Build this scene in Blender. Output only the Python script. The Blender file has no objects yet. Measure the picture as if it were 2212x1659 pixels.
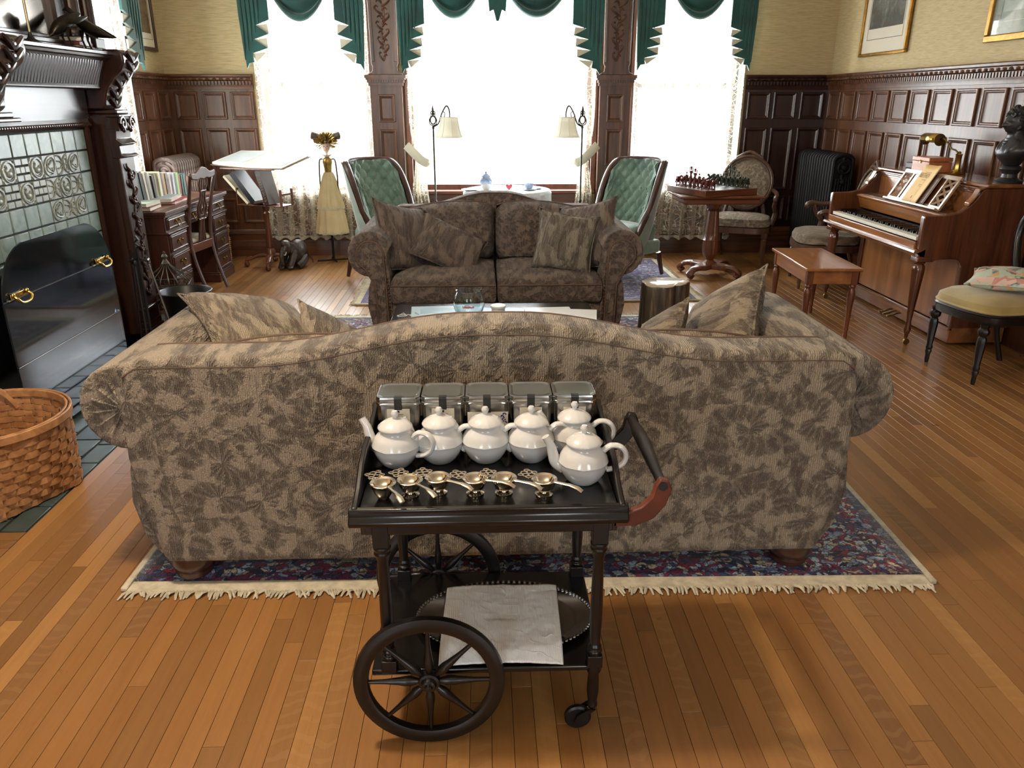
import bpy, math, random
from mathutils import Vector, Matrix, noise as mnoise
R=math.radians; PI=math.pi; rnd=random.Random(7)
sc=bpy.context.scene; COL=sc.collection
# ---------------------------------------------------------------- camera, sky, lamps, exposure
cam=bpy.data.cameras.new('camera'); cam.sensor_fit='HORIZONTAL'; cam.sensor_width=36.0; cam.lens=36.0*1661/2212
cam.clip_start=.05; cam.clip_end=200
co=bpy.data.objects.new('camera',cam); COL.objects.link(co); co.location=(0,0,1.55)
co.rotation_euler=(R(90-20.21),0,R(-2.1)); sc.camera=co
sc.view_settings.view_transform='Standard'; sc.view_settings.look='None'; sc.view_settings.gamma=1
sc.view_settings.use_curve_mapping=False; sc.view_settings.exposure=0.22
w=bpy.data.worlds.new('sky'); sc.world=w; w.use_nodes=True
bg=w.node_tree.nodes['Background']; bg.inputs[0].default_value=(.93,.97,1,1); bg.inputs[1].default_value=2.6
cy=sc.cycles; cy.use_denoising=True; cy.max_bounces=7; cy.diffuse_bounces=4; cy.glossy_bounces=3; cy.transmission_bounces=4; cy.transparent_max_bounces=12
cy.sample_clamp_indirect=6; cy.caustics_reflective=False; cy.caustics_refractive=False
def lamp(name,kind,loc,power,col,rot=(0,0,0),size=(1,1),rad=.05):
    l=bpy.data.lights.new(name,kind); l.energy=power; l.color=col
    if kind=='AREA': l.shape='RECTANGLE'; l.size,l.size_y=size
    else: l.shadow_soft_size=rad
    o=bpy.data.objects.new(name,l); COL.objects.link(o); o.location=loc; o.rotation_euler=rot; return o
DAY=(.90,.96,1.0); WARM=(1,.84,.66)
# daylight outside the three windows (far wall), the left window by the fireplace, and added fill at unseen windows behind the camera
for x,wd in ((-1.65,1.2),(.2,2.0),(2.07,1.2)): lamp('window_daylight','AREA',(x,8.95,1.75),150*wd,DAY,(R(-90),0,0),(wd,2.5))
lamp('window_daylight','AREA',(-3.75,6.55,1.7),230,DAY,(0,R(-90),0),(2.5,1.5))
for x in (-1.9,1.9): lamp('window_daylight','AREA',(x,-3.45,1.9),50,DAY,(R(90),0,0),(1.3,2.0))
# warm bulbs of the ceiling lamp above the trolley, out of frame
for k in range(6):
    a=k*PI/3+.3; lamp('bulb','POINT',(-1.05+.07*math.cos(a),1.8+.07*math.sin(a),2.75),28,WARM,rad=.04)
# ---------------------------------------------------------------- mesh helpers
class B:
    def __init__(s): s.v=[]; s.f=[]; s.M=Matrix()
    def add(s,vs,fs):
        n=len(s.v); M=s.M; s.v+=[tuple(M@Vector(p)) for p in vs]; s.f+=[tuple(i+n for i in f) for f in fs]; return s
    def at(s,x=0,y=0,z=0,rx=0,ry=0,rz=0,sc=1):
        s.M=Matrix.Translation((x,y,z))@Matrix.Rotation(rz,4,'Z')@Matrix.Rotation(ry,4,'Y')@Matrix.Rotation(rx,4,'X')@Matrix.Scale(sc,4); return s
    def box(s,x0,x1,y0,y1,z0,z1):
        return s.add([(x0,y0,z0),(x1,y0,z0),(x1,y1,z0),(x0,y1,z0),(x0,y0,z1),(x1,y0,z1),(x1,y1,z1),(x0,y1,z1)],
          [(3,2,1,0),(4,5,6,7),(0,1,5,4),(1,2,6,5),(2,3,7,6),(3,0,4,7)])
    def cb(s,cx,cy_,cz,sx,sy,sz): return s.box(cx-sx/2,cx+sx/2,cy_-sy/2,cy_+sy/2,cz-sz/2,cz+sz/2)
    def loft(s,rings,cap=True,closed=False):
        n=len(rings[0]); vs=[p for r in rings for p in r]; fs=[]; m=len(rings)
        for i in range(m if closed else m-1):
            a=i*n; b=((i+1)%m)*n
            for j in range(n): k=(j+1)%n; fs.append((a+j,a+k,b+k,b+j))
        if cap and not closed: fs.append(tuple(range(n-1,-1,-1))); fs.append(tuple((m-1)*n+j for j in range(n)))
        return s.add(vs,fs)
    def lathe(s,prof,n=20,o=(0,0,0),sx=1,sy=1,flute=0,nf=0,cap=True):
        rings=[]
        for r,z in prof:
            rings.append([(o[0]+sx*r*(1-(flute*(abs(math.sin(nf*t*PI/n)))if nf else 0))*math.cos(2*PI*t/n),o[1]+sy*r*(1-(flute*abs(math.sin(nf*t*PI/n))if nf else 0))*math.sin(2*PI*t/n),o[2]+z) for t in range(n)])
        return s.loft(rings,cap)
    def tube(s,pts,r,n=8,closed=False,cap=True,sq=None):
        P=[Vector(p) for p in pts]; m=len(P); rings=[]; up=None
        for i,p in enumerate(P):
            if closed: t=(P[(i+1)%m]-P[i-1])
            else: t=(P[min(i+1,m-1)]-P[max(i-1,0)])
            t=t.normalized() if t.length>1e-9 else Vector((0,0,1))
            if up is None: up=Vector((0,0,1)) if abs(t.z)<.9 else Vector((0,1,0))
            x=up.cross(t)
            if x.length<1e-6: x=Vector((1,0,0)).cross(t)
            x.normalize(); y=t.cross(x); up=y
            rr=r[i] if isinstance(r,(list,tuple)) else r; a,b=(rr*sq[0],rr*sq[1]) if sq else (rr,rr)
            rings.append([p+x*(a*math.cos(2*PI*k/n))+y*(b*math.sin(2*PI*k/n)) for k in range(n)])
        return s.loft(rings,cap,closed)
    def prism(s,poly,a,b,ax='y'):
        f={'y':lambda u,v,t:(u,t,v),'x':lambda u,v,t:(t,u,v),'z':lambda u,v,t:(u,v,t)}[ax]
        n=len(poly); vs=[f(u,v,a) for u,v in poly]+[f(u,v,b) for u,v in poly]
        return s.add(vs,[tuple(range(n-1,-1,-1)),tuple(range(n,2*n))]+[(i,(i+1)%n,n+(i+1)%n,n+i) for i in range(n)])
    def grid(s,fn,nu,nv,cu=False,cv=False):
        vs=[fn(i/(nu if cu else nu-1),j/(nv if cv else nv-1)) for i in range(nu) for j in range(nv)]; fs=[]
        for i in range(nu if cu else nu-1):
            for j in range(nv if cv else nv-1):
                a=i*nv+j; b=((i+1)%nu)*nv+j; c=((i+1)%nu)*nv+(j+1)%nv; d=i*nv+(j+1)%nv; fs.append((a,b,c,d))
        return s.add(vs,fs)
    def ball(s,c,r,nu=16,nv=10):
        if not isinstance(r,(tuple,list)): r=(r,r,r)
        return s.loft([[(c[0]+r[0]*math.sin(PI*(j+.02*(j==0)-.02*(j==nv))/nv)*math.cos(2*PI*i/nu),c[1]+r[1]*math.sin(PI*(j+.02*(j==0)-.02*(j==nv))/nv)*math.sin(2*PI*i/nu),c[2]-r[2]*math.cos(PI*j/nv)) for i in range(nu)] for j in range(nv+1)])
    def mesh(s,name):
        me=bpy.data.meshes.new(name); me.from_pydata(s.v,[],s.f); me.update(); return me
def fixn(me):
    import bmesh
    bm=bmesh.new(); bm.from_mesh(me); bmesh.ops.recalc_face_normals(bm,faces=bm.faces); bm.to_mesh(me); bm.free()
def finish(o,smooth=True,bevel=0,seg=2,sub=0,solid=0,ang=38):
    me=o.data
    if smooth: me.shade_smooth(); me.set_sharp_from_angle(angle=R(ang))
    if solid: m=o.modifiers.new('solid','SOLIDIFY'); m.thickness=solid; m.offset=0
    if bevel: m=o.modifiers.new('bevel','BEVEL'); m.width=bevel; m.segments=seg; m.limit_method='ANGLE'; m.angle_limit=R(30)
    if sub: m=o.modifiers.new('sub','SUBSURF'); m.levels=sub; m.render_levels=sub
def ob(name,b,mat,parent=None,label=None,loc=None,rot=None,fix=True,**k):
    me=b if isinstance(b,bpy.types.Mesh) else b.mesh(name)
    if not isinstance(b,bpy.types.Mesh):
        if fix: fixn(me)
        me.materials.append(mat)
    o=bpy.data.objects.new(name,me); COL.objects.link(o)
    if parent: o.parent=parent
    if loc: o.location=loc
    if rot: o.rotation_euler=rot
    if label: o['label']=label
    if not isinstance(b,bpy.types.Mesh): finish(o,**k)
    return o
def tag(o,label,cat,group=None):
    o['label']=label; o['category']=cat
    if group: o['group']=group
    return o
def thing(name,label,cat,loc=(0,0,0),rz=0,group=None):
    o=bpy.data.objects.new(name,None); COL.objects.link(o); o.empty_display_size=.05; o.location=loc; o.rotation_euler=(0,0,rz); return tag(o,label,cat,group)
def kids(o): return [c for c in KID.get(o,[])]
KID={}
def dup(o,loc=None,rz=None,label=None,parent=None,rot=None):
    c=o.copy(); COL.objects.link(c)
    if parent: c.parent=parent
    if loc: c.location=loc
    if rz is not None: c.rotation_euler=(0,0,rz)
    if rot: c.rotation_euler=rot
    if label: c['label']=label
    for ch in o.children: dup(ch,parent=c)
    return c
def stuff(o): o['kind']='stuff'; return o
def struct(o): o['kind']='structure'; return o
def spline(pts,n=6):
    P=[Vector(p) for p in pts]; out=[]
    for i in range(len(P)-1):
        a=P[max(i-1,0)]; b=P[i]; c=P[i+1]; d=P[min(i+2,len(P)-1)]
        for k in range(n):
            t=k/n; out.append(.5*((2*b)+(c-a)*t+(2*a-5*b+4*c-d)*t*t+(3*b-a-3*c+d)*t**3))
    out.append(P[-1]); return out
def arc(cx,cz,r,a0,a1,n): return [(cx+r*math.cos(a0+(a1-a0)*i/n),cz+r*math.sin(a0+(a1-a0)*i/n)) for i in range(n+1)]
# ---------------------------------------------------------------- materials
def c(r,g,b):
    f=lambda u:(u/255/12.92 if u/255<=.04045 else ((u/255+.055)/1.055)**2.4)
    return (f(r),f(g),f(b),1)
class N:
    def __init__(s,name):
        s.m=bpy.data.materials.new(name); s.m.use_nodes=True; s.t=s.m.node_tree; s.n=s.t.nodes; s.p=s.n['Principled BSDF']; s.out=s.n['Material Output']
    def new(s,t,**k):
        n=s.n.new('ShaderNode'+t)
        for a,b in k.items():
            if a.startswith('i_'):
                q=a[2:]; n.inputs[int(q) if q.isdigit() else q.replace('_',' ')].default_value=b
            else: setattr(n,a,b)
        return n
    def l(s,a,b): s.t.links.new(a,b)
    def coord(s,kind='Object',scale=(1,1,1),rot=(0,0,0)):
        tc=s.new('TexCoord'); mp=s.new('Mapping'); mp.inputs['Scale'].default_value=scale; mp.inputs['Rotation'].default_value=rot; s.l(tc.outputs[kind],mp.inputs[0]); return mp.outputs[0]
    def pos(s,scale=(1,1,1)):
        g=s.new('NewGeometry'); mp=s.new('Mapping'); mp.inputs['Scale'].default_value=scale; s.l(g.outputs['Position'],mp.inputs[0]); return mp.outputs[0]
    def noise(s,v,scale,detail=4,dist=0,rough=.55):
        n=s.new('TexNoise',i_Scale=scale,i_Detail=detail,i_Distortion=dist,i_Roughness=rough); s.l(v,n.inputs['Vector']); return n.outputs['Fac']
    def wave(s,v,scale,dist=3,detail=2,dscale=1,bd='X',typ='BANDS'):
        n=s.new('TexWave',wave_type=typ,i_Scale=scale,i_Distortion=dist,i_Detail=detail); n.inputs['Detail Scale'].default_value=dscale
        if typ=='BANDS': n.bands_direction=bd
        s.l(v,n.inputs['Vector']); return n.outputs['Fac']
    def vor(s,v,scale,feature='F1',out='Distance',rand=1):
        n=s.new('TexVoronoi',feature=feature,i_Scale=scale); n.inputs['Randomness'].default_value=rand; s.l(v,n.inputs['Vector']); return n.outputs[out]
    def ramp(s,f,stops,interp='LINEAR'):
        n=s.new('ValToRGB'); n.color_ramp.interpolation=interp; e=n.color_ramp.elements
        while len(e)<len(stops): e.new(.5)
        for k,(p,col) in enumerate(stops): e[k].position=p; e[k].color=col if len(col)==4 else tuple(col)+(1,)
        s.l(f,n.inputs[0]); return n.outputs[0]
    def mix(s,f,a,b,mode='MIX'):
        n=s.new('Mix',data_type='RGBA',blend_type=mode)
        for sock,v in ((n.inputs[0],f),(n.inputs[6],a),(n.inputs[7],b)):
            if isinstance(v,(int,float)): sock.default_value=v
            elif isinstance(v,tuple): sock.default_value=v
            else: s.l(v,sock)
        return n.outputs[2]
    def math(s,op,a,b=0):
        n=s.new('Math',operation=op)
        for sock,v in ((n.inputs[0],a),(n.inputs[1],b)):
            if isinstance(v,(int,float)): sock.default_value=v
            else: s.l(v,sock)
        return n.outputs[0]
    def bump(s,h,strength=.3,dist=.01):
        n=s.new('Bump',i_Strength=strength,i_Distance=dist); s.l(h,n.inputs['Height']); s.l(n.outputs[0],s.p.inputs['Normal']); return n
    def base(s,col=None,rough=.5,metal=0,spec=.5,coat=0,sheen=0):
        p=s.p.inputs
        if col is not None:
            if isinstance(col,tuple): p['Base Color'].default_value=col
            else: s.l(col,p['Base Color'])
        if isinstance(rough,(int,float)): p['Roughness'].default_value=rough
        else: s.l(rough,p['Roughness'])
        p['Metallic'].default_value=metal; p['Specular IOR Level'].default_value=spec; p['Coat Weight'].default_value=coat; p['Coat Roughness'].default_value=.12
        p['Sheen Weight'].default_value=sheen; return s.m
def plain(name,col,rough=.5,metal=0,var=.12,scale=8,bump=0,bscale=60,coat=0,spec=.5,sheen=0):
    m=N(name); v=m.coord()
    col2=tuple(x*(1-var*2) for x in col[:3])+(1,)
    m.base(m.ramp(m.noise(v,scale,4),[(.35,col2),(.65,col)]),rough,metal,spec,coat,sheen)
    if bump: m.bump(m.noise(v,bscale,3),bump,.004)
    return m.m
def wood(name,a,b,axis='z',rough=.35,scale=9,coat=.15,bump=.05):
    m=N(name); st={'x':(.07,1,1),'y':(1,.07,1),'z':(1,1,.07)}[axis]; v=m.coord('Object',st)
    g=m.noise(v,scale*2.2,6,.6); g2=m.noise(v,scale*9,3)
    col=m.ramp(m.math('ADD',m.math('MULTIPLY',g,.75),m.math('MULTIPLY',g2,.25)),[(.32,a),(.68,b)])
    m.base(col,rough,0,.5,coat); m.bump(g2,bump,.003); return m.m
MAH=wood('mahogany',c(46,26,15),c(106,64,36)); MAHX=wood('mahogany_grain_x',c(46,26,15),c(106,64,36),'x')
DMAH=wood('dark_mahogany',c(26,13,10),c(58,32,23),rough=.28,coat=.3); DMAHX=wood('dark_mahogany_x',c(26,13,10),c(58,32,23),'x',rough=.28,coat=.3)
BLKW=wood('ebonised_wood',c(9,7,7),c(20,15,13),rough=.36,coat=.12); BLKX=wood('ebonised_wood_x',c(8,7,7),c(16,13,12),'x',rough=.25,coat=.3)
WAL=wood('honey_walnut',c(112,66,32),c(172,112,60),'x',rough=.28,coat=.4,scale=5); WALZ=wood('walnut_burl',c(108,64,32),c(164,106,58),'z',rough=.26,coat=.4,scale=4)
REDW=wood('red_brown_wood',c(70,35,20),c(122,68,38),rough=.33); REDX=wood('red_brown_wood_x',c(70,35,20),c(122,68,38),'x',rough=.33)
BRASS=plain('brass',c(198,160,84),.22,1,.1); OLDBR=plain('aged_brass',c(140,112,66),.35,1,.2); SILV=plain('silver',c(214,212,206),.14,1,.05); STEEL=plain('brushed_tin',c(158,158,156),.22,1,.06,3)
IRON=plain('black_iron',c(22,22,24),.5,.4,.2); BRONZE=plain('dark_bronze',c(58,52,42),.32,.75,.3,14); PORC=plain('white_porcelain',c(206,205,203),.12,0,.02,coat=.6)
WHITE=plain('white_paint',c(232,230,224),.45,0,.03); PAPER=plain('paper',c(232,228,214),.75,0,.04); BLACK=plain('black_satin',c(14,14,15),.4,0,.1)
def fabric(name,a,b,patch=5.5,dark=.75,rough=.9,proj=(1,.35,1)):
    m=N(name); v=m.coord('Object',proj)
    n1=m.noise(v,patch,2.4,2.8,.55); n2=m.noise(v,patch*2.3,3,2.0,.6)
    vo=m.new('TexVoronoi',i_Scale=patch*.72); m.l(v,vo.inputs['Vector']); lo=m.new('VectorMath',operation='SUBTRACT'); m.l(v,lo.inputs[0]); m.l(vo.outputs['Position'],lo.inputs[1])
    s3=m.new('SeparateXYZ'); m.l(lo.outputs[0],s3.inputs[0]); ang=m.math('ARCTAN2',s3.outputs[2],s3.outputs[0]); rad=m.math('MULTIPLY',vo.outputs['Distance'],1.0); sc3=m.new('SeparateColor'); m.l(vo.outputs['Color'],sc3.inputs[0])
    curl=m.math('SINE',m.math('ADD',m.math('ADD',m.math('MULTIPLY',ang,2),m.math('MULTIPLY',rad,13)),m.math('MULTIPLY',sc3.outputs[0],6.3)))
    feather=m.math('SINE',m.math('ADD',m.math('MULTIPLY',ang,13),m.math('ADD',m.math('MULTIPLY',rad,-16),m.math('MULTIPLY',n2,9))))
    vein=m.wave(v,patch*9,14,2,.9,'X')
    area=m.ramp(m.math('ADD',m.math('ADD',m.math('MULTIPLY',n1,.55),m.math('MULTIPLY',n2,.33)),m.math('MULTIPLY',curl,.075)),[(.38,(0,0,0)),(.46,(.8,.8,.8)),(.58,(1,1,1))])
    hatch=m.math('ADD',m.math('ADD',m.math('MULTIPLY',feather,.26),.32),m.math('MULTIPLY',vein,.38))
    msk=m.math('MULTIPLY',area,m.math('ADD',m.math('MULTIPLY',m.ramp(hatch,[(.2,(0,0,0)),(.7,(1,1,1))]),dark),.25))
    wv=m.coord('Object',(1,1,1)); weave=m.noise(wv,260,2); rib=m.wave(m.coord('Object',(1,1,.5)),44,5,3,2.2,'X')
    col=m.mix(msk,a,b); col=m.mix(.45,col,m.ramp(weave,[(.3,(.3,.3,.3)),(.7,(1,1,1))]),'MULTIPLY')
    m.base(col,rough,0,.2,0,.15)
    h=m.math('ADD',m.math('MULTIPLY',msk,-.9),m.math('ADD',m.math('MULTIPLY',weave,.4),m.math('MULTIPLY',rib,.2))); m.bump(h,1.0,.011); return m.m
TAPE=fabric('tapestry_upholstery',c(162,148,129),c(98,85,73),6.5)
TAPE2=fabric('tapestry_cushion',c(160,145,122),c(98,80,66),8)
TAPE3=fabric('grey_leaf_cushion',c(150,142,126),c(96,86,74),9)
TAPE4=fabric('loveseat_upholstery',c(130,114,102),c(88,74,67),9)
DAMASK=fabric('oatmeal_damask',c(172,156,134),c(132,114,94),14,.6)
def oak():
    m=N('oak_strip'); g=m.new('NewGeometry'); oi=m.new('ObjectInfo'); r=m.math('FRACT',m.math('ADD',g.outputs['Random Per Island'],oi.outputs['Random']))
    off=m.new('VectorMath',operation='ADD'); m.l(g.outputs['Position'],off.inputs[0])
    cb=m.new('CombineXYZ'); m.l(m.math('MULTIPLY',r,37),cb.inputs[0]); m.l(m.math('MULTIPLY',r,91),cb.inputs[1]); m.l(cb.outputs[0],off.inputs[1])
    mp=m.new('Mapping'); mp.inputs['Scale'].default_value=(1,.06,1); m.l(off.outputs[0],mp.inputs[0]); v=mp.outputs[0]
    n=m.noise(v,55,5,.4); fine=m.noise(v,210,2)
    mp2=m.new('Mapping'); mp2.inputs['Scale'].default_value=(1,.45,1); m.l(off.outputs[0],mp2.inputs[0])
    ray=m.wave(mp2.outputs[0],14,9,2,.7,'Y'); raym=m.ramp(m.math('MULTIPLY',ray,m.ramp(r,[(.72,(0,0,0)),(.8,(1,1,1))])),[(.72,(0,0,0)),(.8,(1,1,1))])
    t=m.ramp(r,[(0,c(124,87,49)),(.3,c(152,107,60)),(.55,c(138,94,51)),(.8,c(168,122,70)),(1,c(116,80,47))])
    col=m.mix(m.ramp(n,[(.3,(1,1,1)),(.75,(0,0,0))]),m.mix(.24,t,c(96,60,32)),t); col=m.mix(m.math('MULTIPLY',raym,.10),col,c(196,156,104)); col=m.mix(m.ramp(fine,[(.6,(0,0,0)),(.8,(.4,.4,.4))]),col,c(112,72,40))
    m.base(col,m.ramp(m.noise(m.pos((1,1,1)),3,3),[(.3,(.27,.27,.27)),(.7,(.4,.4,.4))]),0,.5,.25); m.bump(fine,.08,.002); return m.m
OAK=oak()
# ================================================================= ROOM
XL,XR,YB,YF,ZC=-3.13,3.55,8.30,-3.3,3.3
def paper_mat():
    m=N('grasscloth_wallpaper'); v=m.coord('Object',(1,1,14)); n=m.noise(v,9,6,.3,.65); n2=m.noise(m.coord('Object',(1,1,1)),1.6,3)
    col=m.mix(m.ramp(n,[(.3,(0,0,0)),(.7,(1,1,1))]),c(168,150,112),c(206,190,150)); col=m.mix(m.math('MULTIPLY',n2,.5),col,c(170,152,116)); m.base(col,.8,0,.2); m.bump(n,.15,.003); return m.m
WPAP=paper_mat()
PLAST=plain('ceiling_plaster',c(214,206,190),.8,0,.04,2)
SUB=plain('subfloor',c(30,18,10),.8)
floor=struct(ob('floor',B().box(XL-.3,XR+.3,YF-.3,YB+.6,-.06,-.022),SUB,smooth=False))
struct(ob('ceiling',B().box(XL-.3,XR+.3,YF-.3,YB+.3,ZC,ZC+.1),PLAST,smooth=False))
# ---- oak strips: the 300 that show largest are single boards, the others one part
PW=.057; strips=[]; r3=random.Random(3)
def pb(x0,x1,y0,y1):
    g=.0006; e=.0004
    b=B(); a=[(x0+g,y0+g),(x1-g,y0+g),(x1-g,y1-g),(x0+g,y1-g)]; t=[(x0+g+e,y0+g+e),(x1-g-e,y0+g+e),(x1-g-e,y1-g-e),(x0+g+e,y1-g-e)]
    return [(p[0],p[1],-.022) for p in a]+[(p[0],p[1],-.0005) for p in a]+[(p[0],p[1],0) for p in t]
PF=[(0,1,5,4),(1,2,6,5),(2,3,7,6),(3,0,4,7),(4,5,9,8),(5,6,10,9),(6,7,11,10),(7,4,8,11),(8,9,10,11)]
HX,HY0,HY1=-1.765,2.635,5.15
i=0; x=XL
while x<XR+.05:
    y=YF+r3.uniform(-1.2,0)
    while y<YB+.5:
        L=r3.choice([.42,.7,.95,1.2,1.5,1.8])*r3.uniform(.85,1.15); y0,y1=max(y,YF-.2),min(y+L,YB+.5); y+=L
        if y1-y0<.02: continue
        segs=[(y0,y1)]
        if x+PW<=HX+.01: # hearth and its mitred border take this place
            segs=[]
            if y0<2.35: segs.append((y0,min(y1,2.35)))
            if y1>5.2: segs.append((max(y0,5.2),y1))
        for q0,q1 in segs:
            if q1-q0>.02: strips.append((x,x+PW,q0,q1))
    x+=PW
for k in range(5): # border laid across, in front of the hearth
    y=2.35+k*PW; strips.append((XL,HX+.0,y,y+PW))
def vis(s):
    cx,cyy=(s[0]+s[1])/2,max(.7,(s[2]+s[3])/2)
    if s[3]<.75 or abs(cx-.04*cyy)>.70*cyy+.35: return -1
    if -1.15<cx<1.5 and 2.25<cyy<5.7: return -1
    return (s[3]-max(s[2],.7))/(cyy*cyy)
strips.sort(key=vis,reverse=True)
for s in strips[:300]: ob('plank',B().add(pb(*s),PF),OAK,floor,smooth=False,fix=False)
b=B()
for s in strips[300:]: b.add(pb(*s),PF)
stuff(ob('planks',b,OAK,floor,smooth=False,fix=False))
# ---- walls with openings
def wall(name,boxes,mat=WPAP):
    b=B()
    for q in boxes: b.box(*q)
    return struct(ob(name,b,mat,smooth=False))
T=.28
WINS=[(-2.18,-1.12,.64,2.75),(-.72,1.12,.64,2.75),(1.55,2.6,.64,2.75)]
bx=[]; px=XL-T
for x0,x1,z0,z1 in WINS: bx+=[(px,x0,YB,YB+T,0,ZC),(x0,x1,YB,YB+T,0,z0),(x0,x1,YB,YB+T,z1,ZC)]; px=x1
bx.append((px,XR+T,YB,YB+T,0,ZC)); wback=wall('wall_back',bx)
wleft=wall('wall_left',[(XL-T,XL,YF,5.78,0,ZC),(XL-T,XL,5.78,7.32,0,.64),(XL-T,XL,5.78,7.32,2.75,ZC),(XL-T,XL,7.32,YB,0,ZC)])
wright=wall('wall_right',[(XR,XR+T,YF,YB,0,ZC)])
wall('wall_front',[(XL-T,-2.6,YF-T,YF,0,ZC),(-2.6,-1.2,YF-T,YF,0,.8),(-2.6,-1.2,YF-T,YF,2.9,ZC),(-1.2,1.2,YF-T,YF,0,ZC),(1.2,2.6,YF-T,YF,0,.8),(1.2,2.6,YF-T,YF,2.9,ZC),(2.6,XR+T,YF-T,YF,0,ZC)])
# ---- wainscot: slab + single raised panels + rail with dentils
def panel_bm(w_,h):
    b=B(); st=[(0,0),(0,.012),(.006,.018),(.014,.018),(.020,.012),(.027,.010),(.034,.001),(.037,.0005)]
    b.loft([[(-w_/2+i_,-d,-h/2+i_),(w_/2-i_,-d,-h/2+i_),(w_/2-i_,-d,h/2-i_),(-w_/2+i_,-d,h/2-i_)] for i_,d in st],cap=True); return b
PCACHE={}
def panel(w_,h,mat,parent,loc,rz):
    k=(round(w_,3),round(h,3),mat.name)
    if k not in PCACHE: o=ob('panel',panel_bm(w_,h),mat,parent,loc=loc,rot=(0,0,rz),smooth=False); PCACHE[k]=o.data
    else: ob('panel',PCACHE[k],mat,parent,loc=loc,rot=(0,0,rz))
RAILP=[(0,1.655),(.02,1.66),(.024,1.69),(.03,1.70),(.034,1.735),(.05,1.745),(.055,1.765),(.07,1.775),(.074,1.79),(.07,1.797),(0,1.80)]
BASEP=[(0,0),(.045,0),(.045,.15),(.04,.165),(.03,.17),(.03,.225),(.038,.23),(.034,.25),(.02,.262),(.012,.275),(0,.28)]
def run(name,parent,mat,prof,L,loc,rz,structure=False):
    b=B().loft([[(x_,-d,z) for d,z in prof] for x_ in (0,L)]); o=ob(name,b,mat,parent,loc=loc,rot=(0,0,rz),ang=25); return struct(o) if structure else o
def dent(parent,mat,L,loc,rz,n):
    b=B(); q=L/n
    for k in range(n): b.box(q*k+q*.12,q*k+q*.66,-.046,-.02,1.70,1.733)
    o=stuff(ob('dentil_band',b,mat,parent,loc=loc,rot=(0,0,rz),smooth=False))
    b=B()
    for k in range(n//2): # carved leaf band above the dentils
        x_=2*q*(k+.5); b.ball((x_,-.052,1.7525),(q*.75,.012,.011),6,4)
    return stuff(ob('leaf_band',b,mat,parent,loc=loc,rot=(0,0,rz)))
def wains(parent,x0,L,loc,rz,cols,mat,matx,pw,nd,lowrow=True):
    b=B().box(0,L,-.012,0,.2,1.70); ob('wainscot_board',b,mat,parent,loc=loc,rot=(0,0,rz),smooth=False)
    run('chair_rail',parent,matx,RAILP,L,loc,rz); dent(parent,matx,L,loc,rz,nd)
    M=Matrix.Translation(loc)@Matrix.Rotation(rz,4,'Z')
    for cx in cols:
        for z0,z1 in ((1.375,1.635),(.665,1.29))+(((.345,.60),) if lowrow else ()):
            panel(pw,z1-z0,mat,parent,tuple(M@Vector((cx,-.012,(z0+z1)/2))),rz)
wains(wback,0,.86,(XL,YB,0),0,(.185,.46,.735),MAH,MAHX,.225,26)
wains(wback,0,.87,(2.68,YB,0),0,(.15,.42,.70),DMAH,DMAHX,.235,26)  # darker wood paints in the shade of this unlit corner
wains(wright,0,11.4,(XR,YB,0),-PI/2,[.21+.32*k for k in range(34)],MAH,MAH,.262,330)
wains(wleft,0,.98,(XL,7.32,0),PI/2,(.16,.48,.80),MAH,MAH,.255,28)
wains(wleft,0,5.9,(XL,YF,0),PI/2,[.3+.32*k for k in range(17)],MAH,MAH,.262,170)
for nm,o_,L,loc,rz,m_ in (('baseboard_back',wback,XR-XL,(XL,YB,0),0,MAHX),('baseboard_right',wright,11.6,(XR,YB,0),-PI/2,MAH),('baseboard_left',wleft,2.54,(XL,5.76,0),PI/2,MAH)):
    run(nm,None,m_,BASEP,L,loc,rz,True)
# under-window wainscot
for k,(x0,x1,z0,z1) in enumerate(WINS): ob('apron_board',B().box(x0-.03,x1+.03,YB-.02,YB,.26,.64),MAHX,wback,smooth=False)
# ---- windows: casing, sashes, glass
GL=N('window_glass'); tr=GL.new('BsdfTransparent'); gs=GL.new('BsdfGlossy',i_Roughness=.03); mx=GL.new('MixShader',i_0=.05); GL.l(tr.outputs[0],mx.inputs[1]); GL.l(gs.outputs[0],mx.inputs[2]); GL.l(mx.outputs[0],GL.out.inputs[0]); GLASS=GL.m
def window(n,x0,x1,z0,z1,loc,rz,deep=True):
    t=bpy.data.objects.new('window_%d'%n,None); COL.objects.link(t); t.location=loc; t.rotation_euler=(0,0,rz); struct(t)
    b=B(); b.box(x0-.055,x0,-.035,.1,z0,z1+.06); b.box(x1,x1+.055,-.035,.1,z0,z1+.06); b.box(x0-.055,x1+.055,-.035,.1,z1,z1+.09)
    ob('window_casing',b,REDX if 0 else REDW,t,bevel=.006)
    ob('window_sill',B().box(x0-.05,x1+.05,-.075,.14,z0-.005,z0+.03),REDX,t,bevel=.008)
    zm=(z0+z1)/2
    for a,bb,y in (((z0+.03,zm+.02,.10),(zm-.02,z1,.15)) if n!=2 else ((z0+.03,z1-.02,.10),)):
        f=B(); s_=.05; f.box(x0,x0+s_,y,y+.045,a,bb); f.box(x1-s_,x1,y,y+.045,a,bb); f.box(x0+s_,x1-s_,y,y+.045,a,a+s_); f.box(x0+s_,x1-s_,y,y+.045,bb-.04,bb)
        so=ob('sash',f,REDW,t,smooth=False); ob('pane',B().box(x0+s_,x1-s_,y+.018,y+.022,a+s_,bb-.04),GLASS,so,smooth=False)
    return t
for k,q in enumerate(WINS): window(k+1,q[0],q[1],q[2],q[3],(0,YB,0),0)
window(4,-.77,.77,.64,2.75,(XL,6.55,0),PI/2)
for k,x in enumerate((-1.9,1.9)): window(5+k,-.7,.7,.8,2.9,(x,YF,0),PI)
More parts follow.
